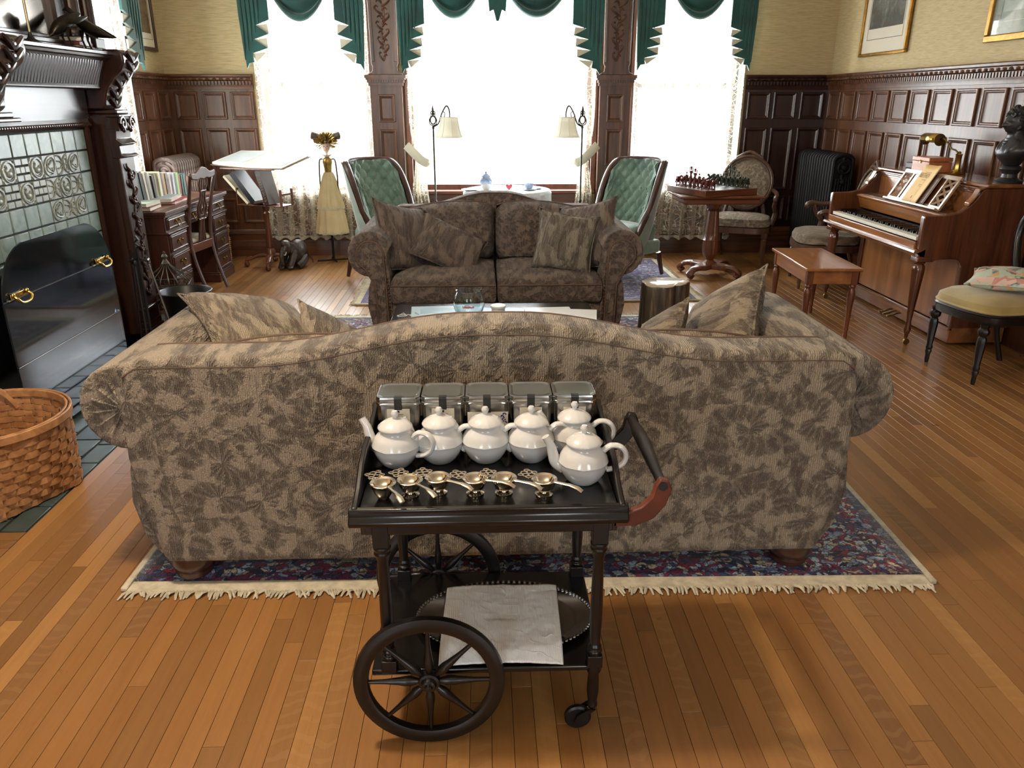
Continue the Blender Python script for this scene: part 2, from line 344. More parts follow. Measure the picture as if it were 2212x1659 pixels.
# ---- pilasters between the windows
def pilaster(n,x,mat,matx):
    t=bpy.data.objects.new('trim_%d'%n,None); COL.objects.link(t); t.location=(x,YB,0); struct(t)
    w_=.315; d=.13
    ob('pilaster_shaft',B().box(-w_/2,w_/2,-d,0,.28,1.68),mat,t,bevel=.004)
    ob('pilaster_plinth',B().box(-w_/2-.02,w_/2+.02,-d-.02,0,0,.28),matx,t,bevel=.008)
    for z0,z1 in ((1.35,1.61),(.93,1.28),(.42,.86)): ob('panel',panel_bm(.165,z1-z0),mat,t,loc=(0,-d,(z0+z1)/2),smooth=False)
    b=B()
    for s_,z0,z1 in ((.0,1.675,1.69),(.012,1.69,1.72),(.022,1.72,1.745),(.034,1.745,1.76),(.044,1.76,1.79)): b.box(-w_/2-s_,w_/2+s_,-d-s_,0,z0,z1)
    co_=ob('pilaster_capital',b,mat,t,smooth=False)
    b=B()
    for k in range(13): q=-w_/2+.012+k*.0243; b.box(q-.007,q+.007,-d-.036,-d-.018,1.722,1.744)
    stuff(ob('dentil_band',b,mat,co_,smooth=False))
    prof=[(-.172,1.79),(-.165,1.80),(-.125,1.82),(-.118,1.87),(-.13,1.89),(-.14,2.9),(.14,2.9),(.13,1.89),(.118,1.87),(.125,1.82),(.165,1.80),(.172,1.79)]
    ob('bracket',B().prism(prof,-d-.01,0),mat,t,bevel=.008,seg=2)
    for s_ in (-1,1): ob('bracket_edge',B().prism([(s_*.095,1.91),(s_*.118,1.91),(s_*.13,2.85),(s_*.105,2.85)],-d-.022,-d-.008),mat,t,bevel=.003)
    b=B(); y=-d-.014 # carved acanthus trail
    b.tube([(.018*math.sin(k*.55),y,1.93+k*.028) for k in range(33)],.008,6)
    for k in range(13):
        z=1.95+k*.068; s_=1 if k%2 else -1; q=.030+.034*(k/13)
        b.tube(spline([(0,y,z-.03),(s_*q*.8,y-.006,z-.01),(s_*q*1.5,y-.008,z+.02),(s_*q*1.25,y-.006,z+.045),(s_*q*.8,y-.004,z+.035)],4),[.011,.012,.012,.011,.010,.010,.009,.009,.008,.008,.008,.007,.007,.006,.006,.005,.004],6)
        b.tube(spline([(0,y,z),(-s_*q*.6,y-.006,z+.025),(-s_*q*1.1,y-.004,z+.01)],4),[.010,.010,.009,.009,.008,.007,.006,.005,.004],6)
        if k%3==2: b.ball((0,y-.006,z+.012),(.017,.014,.02),8,6)
    stuff(ob('acanthus_carving',b,mat,t))
pilaster(1,-.945,MAH,MAHX); pilaster(2,1.335,MAH,MAHX)
# ================================================================= CURTAINS
def lace_mat(name,al,dense=1.0):
    m=N(name); v=m.coord('Object',(1,.3,1))
    warp=m.noise(v,7,2,1.2); vv=m.new('VectorMath',operation='ADD'); m.l(v,vv.inputs[0]); sc_=m.new('VectorMath',operation='SCALE',i_Scale=.18)
    nz=m.new('TexNoise',i_Scale=9.0,i_Detail=2.0); m.l(v,nz.inputs['Vector']); m.l(nz.outputs['Color'],sc_.inputs[0]); m.l(sc_.outputs[0],vv.inputs[1])
    e=m.vor(vv.outputs[0],16,'DISTANCE_TO_EDGE'); e2=m.vor(vv.outputs[0],34,'DISTANCE_TO_EDGE')
    th=m.ramp(m.math('MULTIPLY',e,9),[(.28,(1,1,1)),(.42,(0,0,0))]); th2=m.ramp(m.math('MULTIPLY',e2,18),[(.26,(1,1,1)),(.4,(0,0,0))])
    blob=m.ramp(warp,[(.50,(0,0,0)),(.55,(1,1,1))])
    pat=m.math('MAXIMUM',m.math('MULTIPLY',th,.95),m.math('MULTIPLY',m.math('MAXIMUM',th2,.15),blob))
    band=m.ramp(m.wave(m.coord('Object'),2.6,1.5,1,.6,'X'),[(.5,(0,0,0)),(.72,(1,1,1))])
    a=m.math('ADD',m.math('MULTIPLY',pat,dense-al),al); a=m.math('ADD',a,m.math('MULTIPLY',m.math('MULTIPLY',band,.42),m.math('SUBTRACT',1,a)))
    d=m.new('BsdfDiffuse',i_Color=c(238,232,214)); t=m.new('BsdfTranslucent',i_Color=c(238,232,214)); x=m.new('MixShader',i_0=.5); m.l(d.outputs[0],x.inputs[1]); m.l(t.outputs[0],x.inputs[2])
    tr=m.new('BsdfTransparent'); y=m.new('MixShader'); m.l(a,y.inputs[0]); m.l(tr.outputs[0],y.inputs[1]); m.l(x.outputs[0],y.inputs[2]); m.l(y.outputs[0],m.out.inputs[0]); return m.m
LACE=lace_mat('cream_lace',.22,.95); HEM=lace_mat('cream_lace_hem',.8,.98)
GREEN=plain('bottle_green_velvet',c(20,82,76),.75,0,.22,5,.1,90,sheen=.35); LINING=plain('ivory_lining',c(206,200,178),.6,0,.05)
def lace_panel(x0,x1,z0,z1,folds,amp,nu=90,nv=26,fx=None,ph=0):
    b=B()
    def fn(u,v):
        z=z0+(z1-z0)*v; xx=x0+(x1-x0)*u
        if fx: xx=fx(u,v,xx)
        y=amp*math.sin(u*folds*2*PI+ph+.7*math.sin(3*u+2.1*v))*(1-.35*v)+amp*.4*math.sin(u*folds*4.7*PI+1.3*v)
        if v==0: z+=.012*math.sin(u*folds*2*PI+1)
        return (xx,y,z)
    return b.grid(fn,nu,nv)
def lace(name,label,x0,x1,loc,rz=0,z0=.19,**k):
    t=thing(name,label,'curtain',loc,rz,'lace curtains at the windows')
    ob('lace_panel',lace_panel(x0,x1,z0+.035,2.75,**k),LACE,t,fix=False)
    ob('lace_hem',lace_panel(x0,x1,z0,z0+.035,nv=2,**{a:b for a,b in k.items()}),HEM,t,fix=False); return t
YC=YB-.12
lace('lace_curtain','full-length cream lace curtain behind the doll, left of the carved pilasters',-2.22,-1.10,(0,YC,0),folds=9,amp=.022)
lace('lace_curtain','full-length cream lace curtain behind the chess table',1.52,2.63,(0,YC,0),folds=9,amp=.022,ph=1.1,z0=.17)
lace('lace_curtain','narrow cream lace curtain at the window between fireplace and radiator',-.78,.78,(XL+.065,6.55,0),PI/2,folds=10,amp=.014)
def tied(s,xo,label):
    # outer edge xo, gathers to the tieback at z=.98, falls free below; s=+1 opens to the right
    t=thing('lace_curtain',label,'curtain',(0,YC,0),0,'lace curtains at the windows')
    def wid(z):
        if z>.98: q=(z-.98)/(2.75-.98); return .10+.62*q**.75
        q=(.98-z)/.75; return .10+.15*q
    b=B()
    def fn(u,v):
        z=.28+(2.75-.28)*v; q=wid(z); x=xo+s*(.05*math.exp(-((z-.98)/.25)**2)+q*u)
        return (x,.022*math.sin(u*5*2*PI+.8*v)+.01*math.sin(u*31+3*v),z-(.22*u*(1 if z>.98 else .2))*math.exp(-((z-1.15)/.35)**2))
    b.grid(fn,54,54); ob('lace_panel',b,LACE,t,fix=False)
    b=B(); P=[(xo-s*.03,-.03,1.13),(xo+s*.04,-.05,1.06),(xo+s*.12,-.055,.985),(xo+s*.19,-.03,.95),(xo+s*.2,.03,.95)]
    b.tube(spline(P,5),.045,8,sq=(.22,1)); ob('tieback',b,LINING,t)
    b=B(); b.tube(spline([(xo+s*.19,-.04,.96),(xo+s*.24,-.05,1.06),(xo+s*.28,-.03,1.16)],4),[.03,.04,.045,.05,.055,.05,.045,.04,.02],8,sq=(.3,1)); ob('tieback_frill',b,HEM,t,fix=False)
tied(1,-.74,'lace curtain tied back beside the left floor lamp'); tied(-1,1.14,'lace curtain tied back beside the right floor lamp')
# ---- green swag-and-tail valances
def tail(parent,pts,lin,y,flip):
    # pts: outline from photo-like cascade; straight outer side, stepped inner side
    b=B(); b.prism(pts,y-.012,y+.012)
    xs=[p[0] for p in pts]; xo=pts[-1][0]; top=max(p[1] for p in pts)
    for k in range(5):
        u=(k+.6)/5.4; n=len(pts); x_=xo+(pts[0][0]-xo)*u*.92
        zb=min(p[1] for p in pts if abs(p[0]-x_)<.09) if any(abs(p[0]-x_)<.09 for p in pts) else top-.5
        zb=max(zb+.05,pts[-2][1]+(pts[1][1]-pts[-2][1])*u+.03)
        x2=x_*.8+(pts[-2][0])*.2
        b.tube([(x_,y-.012,top),(x2,y-.016,zb+(top-zb)*.4),(x2,y-.012,zb)],[.030,.024,.006],6,sq=(1,.8))
    ob('tail',b,GREEN,parent)
    b=B()
    for q in lin: b.prism(q,y+.006,y+.022)
    ob('tail_lining',b,LINING,parent,smooth=False)
def swag(parent,xa,xb,zt,drop,y):
    b=B(); xc,hw=(xa+xb)/2,(xb-xa)/2
    def fn(u,v):
        s_=2*u-1; k=(1-s_*s_)**.8; d=drop*(v**.9)
        return (xc+hw*s_*(1-.06*v),y-.05*k-.028*math.sin(v*PI*9)*k**.6,zt-.04*v-d*k+.012*math.sin(v*PI*9)*k)
    b.grid(fn,41,46); ob('swag',b,GREEN,parent,fix=False,solid=.006)
def cascade(xo,xi,zo,zi,n=4,zt=2.9,lowx=.25):
    """outer bottom tip (xo,zo); inner edge xi starts at zi: zigzag between"""
    w_=xi-xo; pts=[(xi-.01*w_,zt),(xi,zi)]; lin=[]
    for k in range(n):
        f0=k/n; f1=(k+1)/n; zr=zi+(zo-zi)*(f1*.86); xr=xi-w_*(.16*f1+.02*k); xl=xi-w_*(.36+.30*f1); zl=zi+(zo-zi)*(f0*.86+.09)
        zl=(zi+(zo-zi)*f0*.86)*.62+zr*.38
        if k<n-1 or 1: pts+=[(xl,zl),(xr if k<n-1 else xi-w_*.62,zr)]; lin.append([(xl,zl),(xi-w_*(.16*f0+.08),zl+.012),(xr if k<n-1 else xi-w_*.55,zr)])
    pts+=[(xo+w_*.22,zo+.05*1),(xo+w_*.12,zo),(xo,zt)]
    return pts,lin
def valance(label,tails,swags,loc=(0,YB-.22,0),rz=0):
    t=thing('swag_valance',label,'curtain',loc,rz,'green swag valances')
    for k,a in enumerate(tails): p,l_=cascade(*a); tail(t,p,l_,0,0)
    for s_ in swags: swag(t,*s_,-.02)
    xs=[a[0] for a in tails]; ob('valance_board',B().box(min(xs),max(xs),.03,.2,2.86,2.9),DMAHX,t,smooth=False); return t
valance('dark green valance with one swag over the window behind the doll',[(-2.285,-2.0,1.84,2.27,3),(-1.10,-1.385,1.83,2.27,3)],[(-2.08,-1.32,2.85,.56)])
vt=valance('widest dark green valance with two swags between the carved pilasters',[(-.80,-.54,1.79,2.24,4),(1.19,.88,1.79,2.24,4)],[(-.62,.12,2.85,.53),(.10,.95,2.85,.52)])
b=B().prism([(.03,2.9),(.08,2.34),(.12,2.36),(.145,2.26),(.17,2.26),(.20,2.36),(.235,2.34),(.28,2.9)],-.06,-.03); ob('centre_tail',b,GREEN,vt,bevel=.008)
valance('dark green valance with one swag over the window behind the chess table',[(1.49,1.765,1.83,2.24,4),(2.66,2.41,1.83,2.22,4)],[(1.70,2.47,2.85,.53)])
valance('dark green valance partly hidden behind the carved mantel',[(-.80,-.5,1.80,2.2,4),(.82,.5,1.80,2.25,4)],[(-.55,.55,2.85,.5)],(XL+.20,6.55,0),PI/2)
# ================================================================= HEARTH AND FIREPLACE
GROUT=plain('dark_grout',c(26,28,28),.8)
def tilemat(name,a,b): 
    m=N(name); oi=m.new('ObjectInfo'); v=m.coord('Object'); n=m.noise(m.pos(),13,5,.8)
    col=m.mix(m.math('MULTIPLY',oi.outputs['Random'],.35),m.ramp(n,[(.3,a),(.7,b)]),c(96,116,110)); m.base(col,.38,0,.4,.08); m.bump(m.noise(v,30,3),.12,.004); return m.m
TILE=tilemat('grey_green_glazed_tile',c(88,108,102),c(134,150,140)); TILER=tilemat('relief_tile',c(112,118,112),c(156,160,150)); HTILE=tilemat('slate_green_hearth_tile',c(24,34,35),c(50,62,61))
hearth=thing('hearth','dark green tiled hearth set into the oak floor','hearth',(0,0,0))
ob('hearth_bed',B().box(XL,HX,HY0,HY1,-.022,-.006),GROUT,hearth,smooth=False)
rows=[(HX-.105,.10),(HX-.26,.15),(HX-.415,.15),(HX-.57,.15),(HX-.63,.055)]
tm={}
for ri,(x0,wx) in enumerate(rows):
    y=HY0+.004-(.09 if ri%2 else 0)
    L=.19 if ri in(1,2,3) else (.2 if ri==0 else .095)
    while y<HY1-.01:
        a,b_=max(y,HY0+.004),min(y+L,HY1-.004)
        if b_-a>.02:
            k=(round(b_-a,3),wx)
            if k not in tm: o=ob('tile',B().box(-wx/2+.004,wx/2-.004,-(b_-a)/2+.004,(b_-a)/2-.004,-.014,.0),HTILE,hearth,loc=(x0+wx/2,(a+b_)/2,0),bevel=.003); tm[k]=o
            else: dup(tm[k],(x0+wx/2,(a+b_)/2,r3.uniform(-.001,.001)))
        y+=L
FY=3.88; FX=-2.40
fp=thing('fireplace','carved dark wood fireplace with a green tile surround','fireplace',(FX,FY,0),PI/2)   # local x = world y, local -y = into the room
# local frame: x along the wall (right end = +), y into the wall
def L(x,y,z): return (x,y,z)
ob('chimney_breast',B().box(-1.42,-.72,.0,.73,0,ZC).box(.72,1.46,.0,.73,0,ZC).box(-.72,.72,.0,.73,.74,ZC).box(-.72,.72,.55,.73,0,.74),DMAHX,fp,smooth=False)
ob('firebox',B().box(-.72,-.70,.004,.55,0,.74).box(.70,.72,.004,.55,0,.74).box(-.70,.70,.53,.55,0,.74).box(-.70,.70,.004,.53,.72,.74),plain('sooty_brick',c(16,15,15),.9),fp,smooth=False)
ob('grout_bed',B().box(-1.10,-.72,-.012,.0,.02,1.40).box(.72,1.10,-.012,.0,.02,1.40).box(-.72,.72,-.012,.0,.76,1.40),GROUT,fp,smooth=False)
TW,TH=.1305,.1205
def blank(w_,h): return B().box(-w_/2+.004,w_/2-.004,-.010,.0,-h/2+.004,h/2-.004)
t0=ob('tile',blank(TW,TH),TILE,fp,bevel=.004); t0.location=(10,10,10)
th=ob('tile',blank(TW/2,TH/3),TILER,None,bevel=.003)
def relief(kind):
    b=blank(TW,TH); y=-.012; r_=.0048
    if kind==0: # swan in a ring
        b.tube([(.052*math.cos(a),y,.05*math.sin(a)) for a in [2*PI*k/20 for k in range(20)]],r_*1.1,6,True)
        b.ball((.004,y,-.012),(.024,.008,.017),10,6); b.tube(spline([(-.012,y,-.01),(-.024,y,.008),(-.012,y,.02),(-.018,y,.032),(-.026,y,.024)],4),r_,6)
        b.tube(spline([(.012,y,-.004),(.028,y,.012),(.022,y,-.012)],4),r_,6); b.tube(spline([(-.035,y,-.03),(0,y,-.042),(.035,y,-.03)],4),r_,6)
        for sx in (-1,1):
            for sz in (-1,1): b.tube([(sx*.058,y,sz*.04),(sx*.05,y,sz*.054),(sx*.036,y,sz*.055)],r_*.8,5)
    elif kind==1: # crossing loops
        for s_ in (-1,1):
            b.tube(spline([(-.055,y,s_*.05),(-.02,y,s_*.045),(.01,y,s_*.01),(.022,y,-s_*.03),(.054,y,-s_*.05)],5),r_,6)
            b.tube(spline([(-.05,y,s_*.02),(-.01,y,s_*.012),(.005,y,-s_*.02),(.045,y,-s_*.03),(.05,y,-s_*.005),(.02,y,s_*.0)],5),r_*.9,6)
    else: # knot in a slanted oval
        b.tube([(.054*math.cos(a)+.012*math.sin(a),y,.05*math.sin(a)) for a in [2*PI*k/20 for k in range(20)]],r_,6,True)
        b.tube([(.032*math.sin(2*a),y-.002*math.cos(3*a),.036*math.sin(a+.4)) for a in [2*PI*k/24 for k in range(24)]],r_*.9,6,True)
        b.ball((-.02,y,.02),(.011,.006,.011),8,5); b.ball((.02,y,-.02),(.011,.006,.011),8,5)
    return b
rel=[ob('tile',relief(k),TILER,None,bevel=0) for k in range(3)]
for o in rel+[th]: o.location=(10,10,10); o.parent=fp
ncol=16; x0=-ncol*TW/2; z1=1.395
PAT={1:{14:2,13:1,12:2,11:0,9:0,7:0,5:0,3:2,2:1,1:2,'c':(10,8,6)},2:{14:1,13:0,12:1,10:0,8:0,6:0,3:1,2:0,1:1,'c':(11,9,7)},3:{14:2,13:1,12:2,3:2,2:1,1:2,'c':()}}
for rw in range(11):
    for cl in range(ncol):
        x=x0+(cl+.5)*TW; z=z1-(rw+.5)*TH
        if z-TH/2<.76 and abs(x)<.72+TW*.4: continue
        p=PAT.get(rw,{})
        if cl in p: dup(rel[p[cl]],(x,-.012,z),parent=fp)
        elif cl in p.get('c',()):
            for a in range(3):
                for q in range(3 if a%2 else 2):
                    n_=3 if a%2 else 2; s=dup(th,(x-TW/2+TW*(q+.5)/n_,-.012,z+TH/2-TH*(a+.5)/3),parent=fp); s.scale=(2/n_,1,1)
        else: dup(t0,(x,-.012,z))
for o in rel+[th,t0]: bpy.data.objects.remove(o)
b=B()
for k in range(12): b.box(-.75+k*.125+.003,-.75+(k+1)*.125-.003,-.035,.0,.735,.79)
ob('bullnose_tiles',b,HTILE,fp,bevel=.012)
# wooden frame round the tiles, frieze board, shelf
for s_ in (-1,1): ob('surround_frame',B().prism([(s_*1.045,0),(s_*1.045,-.03),(s_*1.06,-.04),(s_*1.08,-.025),(s_*1.12,-.02),(s_*1.12,0)],.02,1.43,'z'),DMAH,fp,smooth=False)
ob('surround_frame',B().loft([[(x,y,z) for y,z in ((0,1.40),(-.03,1.40),(-.04,1.412),(-.025,1.43),(-.02,1.45),(0,1.45))] for x in (-1.12,1.12)]),DMAHX,fp,smooth=False)
b=B()
for k in range(90): b.ball((-1.0+k*.0225,-.037,1.42),(.008,.006,.007),6,4)
stuff(ob('bead_band',b,DMAHX,fp))
ob('overboard',B().box(-1.14,1.14,-.02,0,1.45,1.63),wood('polished_dark_wood_x',c(34,20,17),c(60,40,34),'x',rough=.34,coat=.15),fp,smooth=False)
FR=[(0,1.615),(.11,1.615),(.12,1.622),(.122,1.632),(.128,1.645),(.145,1.70),(.165,1.755),(.18,1.782),(.20,1.788),(.205,1.80),(.215,1.806),(.215,1.82),(.205,1.824),(0,1.824)]
ob('mantel_shelf',B().loft([[(x,-d,z) for d,z in FR] for x in (-1.38,1.38)]),DMAHX,fp,ang=30)
b=B()
for k in range(84): # fluted frieze: slanting reeds on the cove
    x=-1.22+k*.0292
    if abs(abs(x)-1.27)<.16 or abs(x)<.13: continue
    b.tube([(x-.012,-.129,1.640),(x-.004,-.143,1.69),(x+.004,-.166,1.745),(x+.006,-.176,1.772)],[.006,.0085,.009,.006],6)
stuff(ob('frieze_reeds',b,DMAHX,fp))
def bracket(x):
    P=[(0,1.50),(-.10,1.50),(-.125,1.52),(-.13,1.56),(-.15,1.62),(-.20,1.68),(-.25,1.72),(-.275,1.77),(-.27,1.82),(-.24,1.838),(0,1.838)]
    o=ob('scroll_bracket',B().prism([(y,z) for y,z in P],x-.115,x+.115,'x'),DMAH,fp,bevel=.01)
    b=B(); rr=random.Random(int(x*100))
    for k in range(6): # acanthus leaves on the front of the scroll
        u=(k+.5)/6; q=spline([P[j] for j in range(2,9)],1) if 0 else None
        j=2+u*6; j0=int(j); f=j-j0; yy=P[j0][0]*(1-f)+P[j0+1][0]*f; zz=P[j0][1]*(1-f)+P[j0+1][1]*f
        for s_ in (-1,1):
            b.tube(spline([(x,yy-.004,zz-.02),(x+s_*.035,yy-.012,zz+.005),(x+s_*.075,yy-.012,zz+.03),(x+s_*.09,yy-.004,zz+.015)],3),[.014,.015,.015,.014,.013,.012,.010,.008,.006,.005],6)
        b.ball((x,yy-.008,zz),(.016,.014,.02),6,5)
    stuff(ob('carved_leaves',b,DMAH,o))
    ob('bracket_foot',B().box(x-.085,x+.085,-.17,0,1.475,1.50).box(x-.11,x+.11,-.19,0,1.455,1.475),DMAHX,fp,bevel=.006)
for x in (-1.27,0,1.27): bracket(x) if abs(x)>.1 else None
o=bracket(0)
def fpil(x):
    ob('pilaster_shaft',B().box(x-.10,x+.10,-.15,0,.16,1.22),DMAH,fp,bevel=.004)
    ob('pilaster_side',B().box(x-.12,x+.12,-.11,0,.0,1.46),DMAH,fp,smooth=False)
    ob('pilaster_base',B().box(x-.12,x+.12,-.175,0,0,.09).box(x-.113,x+.113,-.168,0,.09,.12).box(x-.106,x+.106,-.16,0,.12,.16).box(x-.115,x+.115,-.165,0,.24,.262),DMAHX,fp,bevel=.004)
    ob('necking',B().prism([(-.165,1.215),(-.185,1.225),(-.165,1.24),(-.16,1.29),(-.185,1.30),(-.15,1.33),(-.155,1.375),(-.16,1.39),(0,1.39),(0,1.215)],x-.105,x+.105,'x'),DMAHX,fp,bevel=.003)
    b=B()
    for s_ in (-1,1): # ionic volutes
        sp=[(x+s_*(.062+ (.045-.0075*t/1.6)*math.cos(t)*s_*s_),-.185,1.42+(.045-.0075*t/1.6)*math.sin(t)) for t in [k*.45 for k in range(20)]]
        b.tube(sp,.011,6); b.ball((x+s_*.062,-.185,1.42),(.011,.012,.011),8,6)
    b.box(x-.09,x+.09,-.172,-.02,1.375,1.455); b.tube([(x-.07,-.18,1.452),(x,-.182,1.447),(x+.07,-.18,1.452)],.011,6)
    for k in range(5): b.ball((x-.05+k*.025,-.18,1.41-.012*abs(k-2)),(.012,.014,.022),6,5)
    ob('ionic_capital',b,DMAH,fp)
    b=B(); rr=random.Random(5); y=-.153 # carved trophy of flowers down the face
    b.tube([(x+.018*math.sin(k*.6),y,.32+k*.029) for k in range(29)],.007,6)
    for k in range(17):
        z=.33+k*.05; s_=1 if k%2 else -1
        b.tube(spline([(x,y,z),(x+s_*.025,y-.007,z+.012),(x+s_*.05,y-.006,z+.035),(x+s_*.04,y-.003,z+.05)],3),[.011,.011,.010,.010,.009,.008,.007,.006,.005,.004],6)
        if k%3==0:
            for q in range(5): b.ball((x+.016*math.cos(q*1.257),y-.006,z+.02+.016*math.sin(q*1.257)),(.011,.008,.011),6,4)
    stuff(ob('carved_flowers',b,DMAH,fp))
fpil(1.27); fpil(-1.27)
# overmantel: mirror panel framed by columns
ob('mirror',B().box(-.92,.92,-.012,0,1.88,2.8),plain('old_mirror',c(120,112,104),.12,1,.08,2),fp,smooth=False)
b=B()
for z0,z1,d in ((1.824,1.85,.06),(1.85,1.875,.045),(1.875,1.895,.025)): b.box(-1.2,1.2,-d,0,z0,z1)
ob('mirror_rail',b,DMAHX,fp,bevel=.004)
for s_ in (-1,1):
    b=B(); b.prism([(s_*.90,0),(s_*.90,-.035),(s_*.93,-.045),(s_*.96,-.02),(s_*.96,0)],1.89,2.9,'z'); ob('mirror_frame',b,DMAH,fp,smooth=False)
    for xx in (1.06,1.24):
        ob('overmantel_column',B().lathe([(.05,1.90),(.052,1.93),(.04,1.945),(.045,1.96),(.036,1.98),(.034,2.9)],20,(s_*xx,-.07,0),flute=.12,nf=10),DMAH,fp)
        ob('column_block',B().cb(s_*xx,-.06,1.872,.12,.12,.055),DMAHX,fp,bevel=.004)
    ob('carved_strip',B().tube([(s_*1.15+.018*math.sin(k*.9),-.02,1.95+k*.03) for k in range(30)],.014,6),DMAH,fp)
# ---- glass fire screen with brass handles
SG=N('smoked_screen_glass'); tr=SG.new('BsdfTransparent',i_Color=c(128,138,144)); gs=SG.new('BsdfGlossy',i_Roughness=.06,i_Color=(.9,.95,1,1)); lw=SG.new('Fresnel',i_IOR=1.5); df=SG.new('BsdfDiffuse',i_Color=c(52,60,66)); m1=SG.new('MixShader',i_0=.22); SG.l(tr.outputs[0],m1.inputs[1]); SG.l(df.outputs[0],m1.inputs[2]); mx=SG.new('MixShader'); SG.l(lw.outputs[0],mx.inputs[0]); SG.l(m1.outputs[0],mx.inputs[1]); SG.l(gs.outputs[0],mx.inputs[2]); SG.l(mx.outputs[0],SG.out.inputs[0])
t=thing('fire_screen','dark glass fire screen with three panes and two brass handles','fire screen',(-2.13,3.92,0),PI/2)
def sx(z): # half width
    u=max(0,(z-.68)/.262); return .525-.27*(1-math.sqrt(max(0,1-min(1,u)**2)))
def slab(z0,z1,bulge=.03):
    b=B(); zs=[z0+(z1-z0)*math.sin(PI/2*k/14) for k in range(15)]
    L_=[(-sx(z),z) for z in zs]; R_=[(sx(z),z) for z in reversed(zs)]; P=L_+R_
    b.prism(P,-.004,.004); return b
for a,bb in ((.025,.40),(.408,.702),(.71,.94)): ob('glass_pane',slab(a,bb),SG.m,t,smooth=False)
ob('pane_joint',B().box(-.52,.52,-.005,.005,.402,.406).box(-.515,.515,-.005,.005,.704,.708),STEEL,t,smooth=False)
for x in (-.41,.40):
    b=B(); b.cb(x,-.009,.722,.13,.007,.026); b.tube(spline([(x-.055,-.012,.729),(x-.055,-.035,.712),(x-.03,-.04,.692),(x+.03,-.04,.692),(x+.055,-.035,.712),(x+.055,-.012,.729)],4),.0065,8)
    for s_ in (-1,1): b.ball((x+s_*.055,-.016,.729),(.012,.01,.012),8,6)
    ob('handle',b,BRASS,t,bevel=.002)
for x in (-.45,.45): ob('screen_foot',B().box(x-.012,x+.012,-.09,.09,0,.025),IRON,t,bevel=.004)
# ---- fire irons
t=thing('fire_iron_stand','black fire iron stand beside the right fireplace pilaster','fire tools',(-2.13,4.80,0),0)
ob('base',B().lathe([(.10,0),(.10,.012),(.05,.02),(.02,.03)],20),IRON,t); ob('pole',B().tube([(0,0,.02),(0,0,.70)],.009,8).tube([(.0,0,.70),(.014,0,.715),(-.01,0,.735),(.014,0,.755),(0,0,.775)],.008,6).tube([(-.06,0,.62),(0,0,.64),(.06,0,.62)],.006,6),IRON,t)
STL=plain('polished_steel',c(190,192,196),.25,1)
for nm,x,y,m_,tip in (('poker',.05,.02,STL,0),('fire_shovel',-.05,.02,IRON,1),('fire_tongs',.0,-.06,IRON,0)):
    b=B().tube([(x,y,.60),(x*2.2+.03,y*2-.01,.10)],.006,8).ball((x,y,.62),(.011,.011,.02),8,6).tube([(x,y,.63),(x,y,.69)],.005,6)
    if tip: b.at(x*2.2+.03,y*2-.01,.06).prism([(-.04,-.05),(.04,-.05),(.03,.05),(-.03,.05)],-.004,.004)
    ob(nm,b,m_,t)
# ---- things on the mantel
t=thing('candlestick','tall slim iron candlestick with flared foot at the left of the mantel','candlestick',(-2.255,4.30,1.824))
ob('base',B().lathe([(.045,0),(.045,.006),(.018,.02),(.010,.035),(.007,.05)],20),IRON,t); ob('stem',B().tube([(0,0,.04),(0,0,.55)],.0065,8),plain('iron_gilt',c(150,140,110),.3,.9),t); ob('drip_pan',B().lathe([(.01,.55),(.035,.56),(.036,.565),(.01,.56)],16),IRON,t)
def crow(name,label,loc,rz,pose):
    t=thing(name,label,'sculpture',loc,rz,'bronze birds on the mantel')
    b=B() # body along local x (head at +x)
    if pose=='bow': path=[(-.10,.175,.010),(-.06,.155,.026),(0,.12,.045),(.05,.10,.043),(.075,.085,.03),(.088,.07,.024),(.10,.055,.006),(.112,.046,.001)]
    else: path=[(-.17,.06,.004),(-.12,.075,.014),(-.06,.095,.036),(0,.125,.043),(.04,.155,.036),(.065,.185,.022),(.085,.21,.022),(.10,.212,.012),(.125,.208,.001)]
    rings=[]
    for i_,(x,z,r_) in enumerate(path): rings.append([(x,r_*.85*math.cos(a),z+r_*math.sin(a)) for a in [2*PI*k/14 for k in range(14)]])
    b.loft(rings); ob('body',b,BRONZE,t,sub=1)
    for s_ in (-1,1):
        w_=B(); w_.loft([[(x,s_*(.030*q+.012)+.006*math.cos(a)*s_,z+.022*q*math.sin(a)) for a in [2*PI*k/8 for k in range(8)]] for x,z,q in (((.02,.125,.5),(-.03,.13,1),(-.09,.15,.6),(-.13,.165,.15)) if pose=='bow' else ((.03,.145,.5),(-.04,.115,1.1),(-.12,.08,.6),(-.18,.06,.12)))]); ob('wing',w_,BRONZE,t,sub=1)
        ob('leg',B().tube([(.01,s_*.022,.10),(.014,s_*.024,.05),(.0,s_*.024,.008)],[.014,.006,.006],6).tube([(-.02,s_*.024,.004),(.035,s_*.03,.004)],.005,5).tube([(0,s_*.024,.004),(.03,s_*.012,.004)],.004,5),BRONZE,t)
    ob('base',B().cb(0,0,.003,.11,.08,.006),IRON,t)
crow('bird_sculpture','bronze bird bowing with tail raised on the mantel',(-2.245,4.66,1.824),R(-120),'bow')
crow('bird_sculpture','bronze bird standing upright with wings folded on the mantel',(-2.245,4.88,1.824),R(170),'up')
for k,(zz,m_,lb) in enumerate(((0,PAPER,'lowest'),(.022,plain('maroon_cover',c(96,34,34),.5),'middle'),(.044,PAPER,'topmost'))):
    tag(ob('book',B().cb(0,0,zz+.011,.15,.21,.020),m_,None,loc=(-2.36,4.94,1.824+.0005*k),rot=(0,0,.1*k),bevel=.002),'%s book of the flat stack behind the bronze birds'%lb,'book','books lying on the mantel')
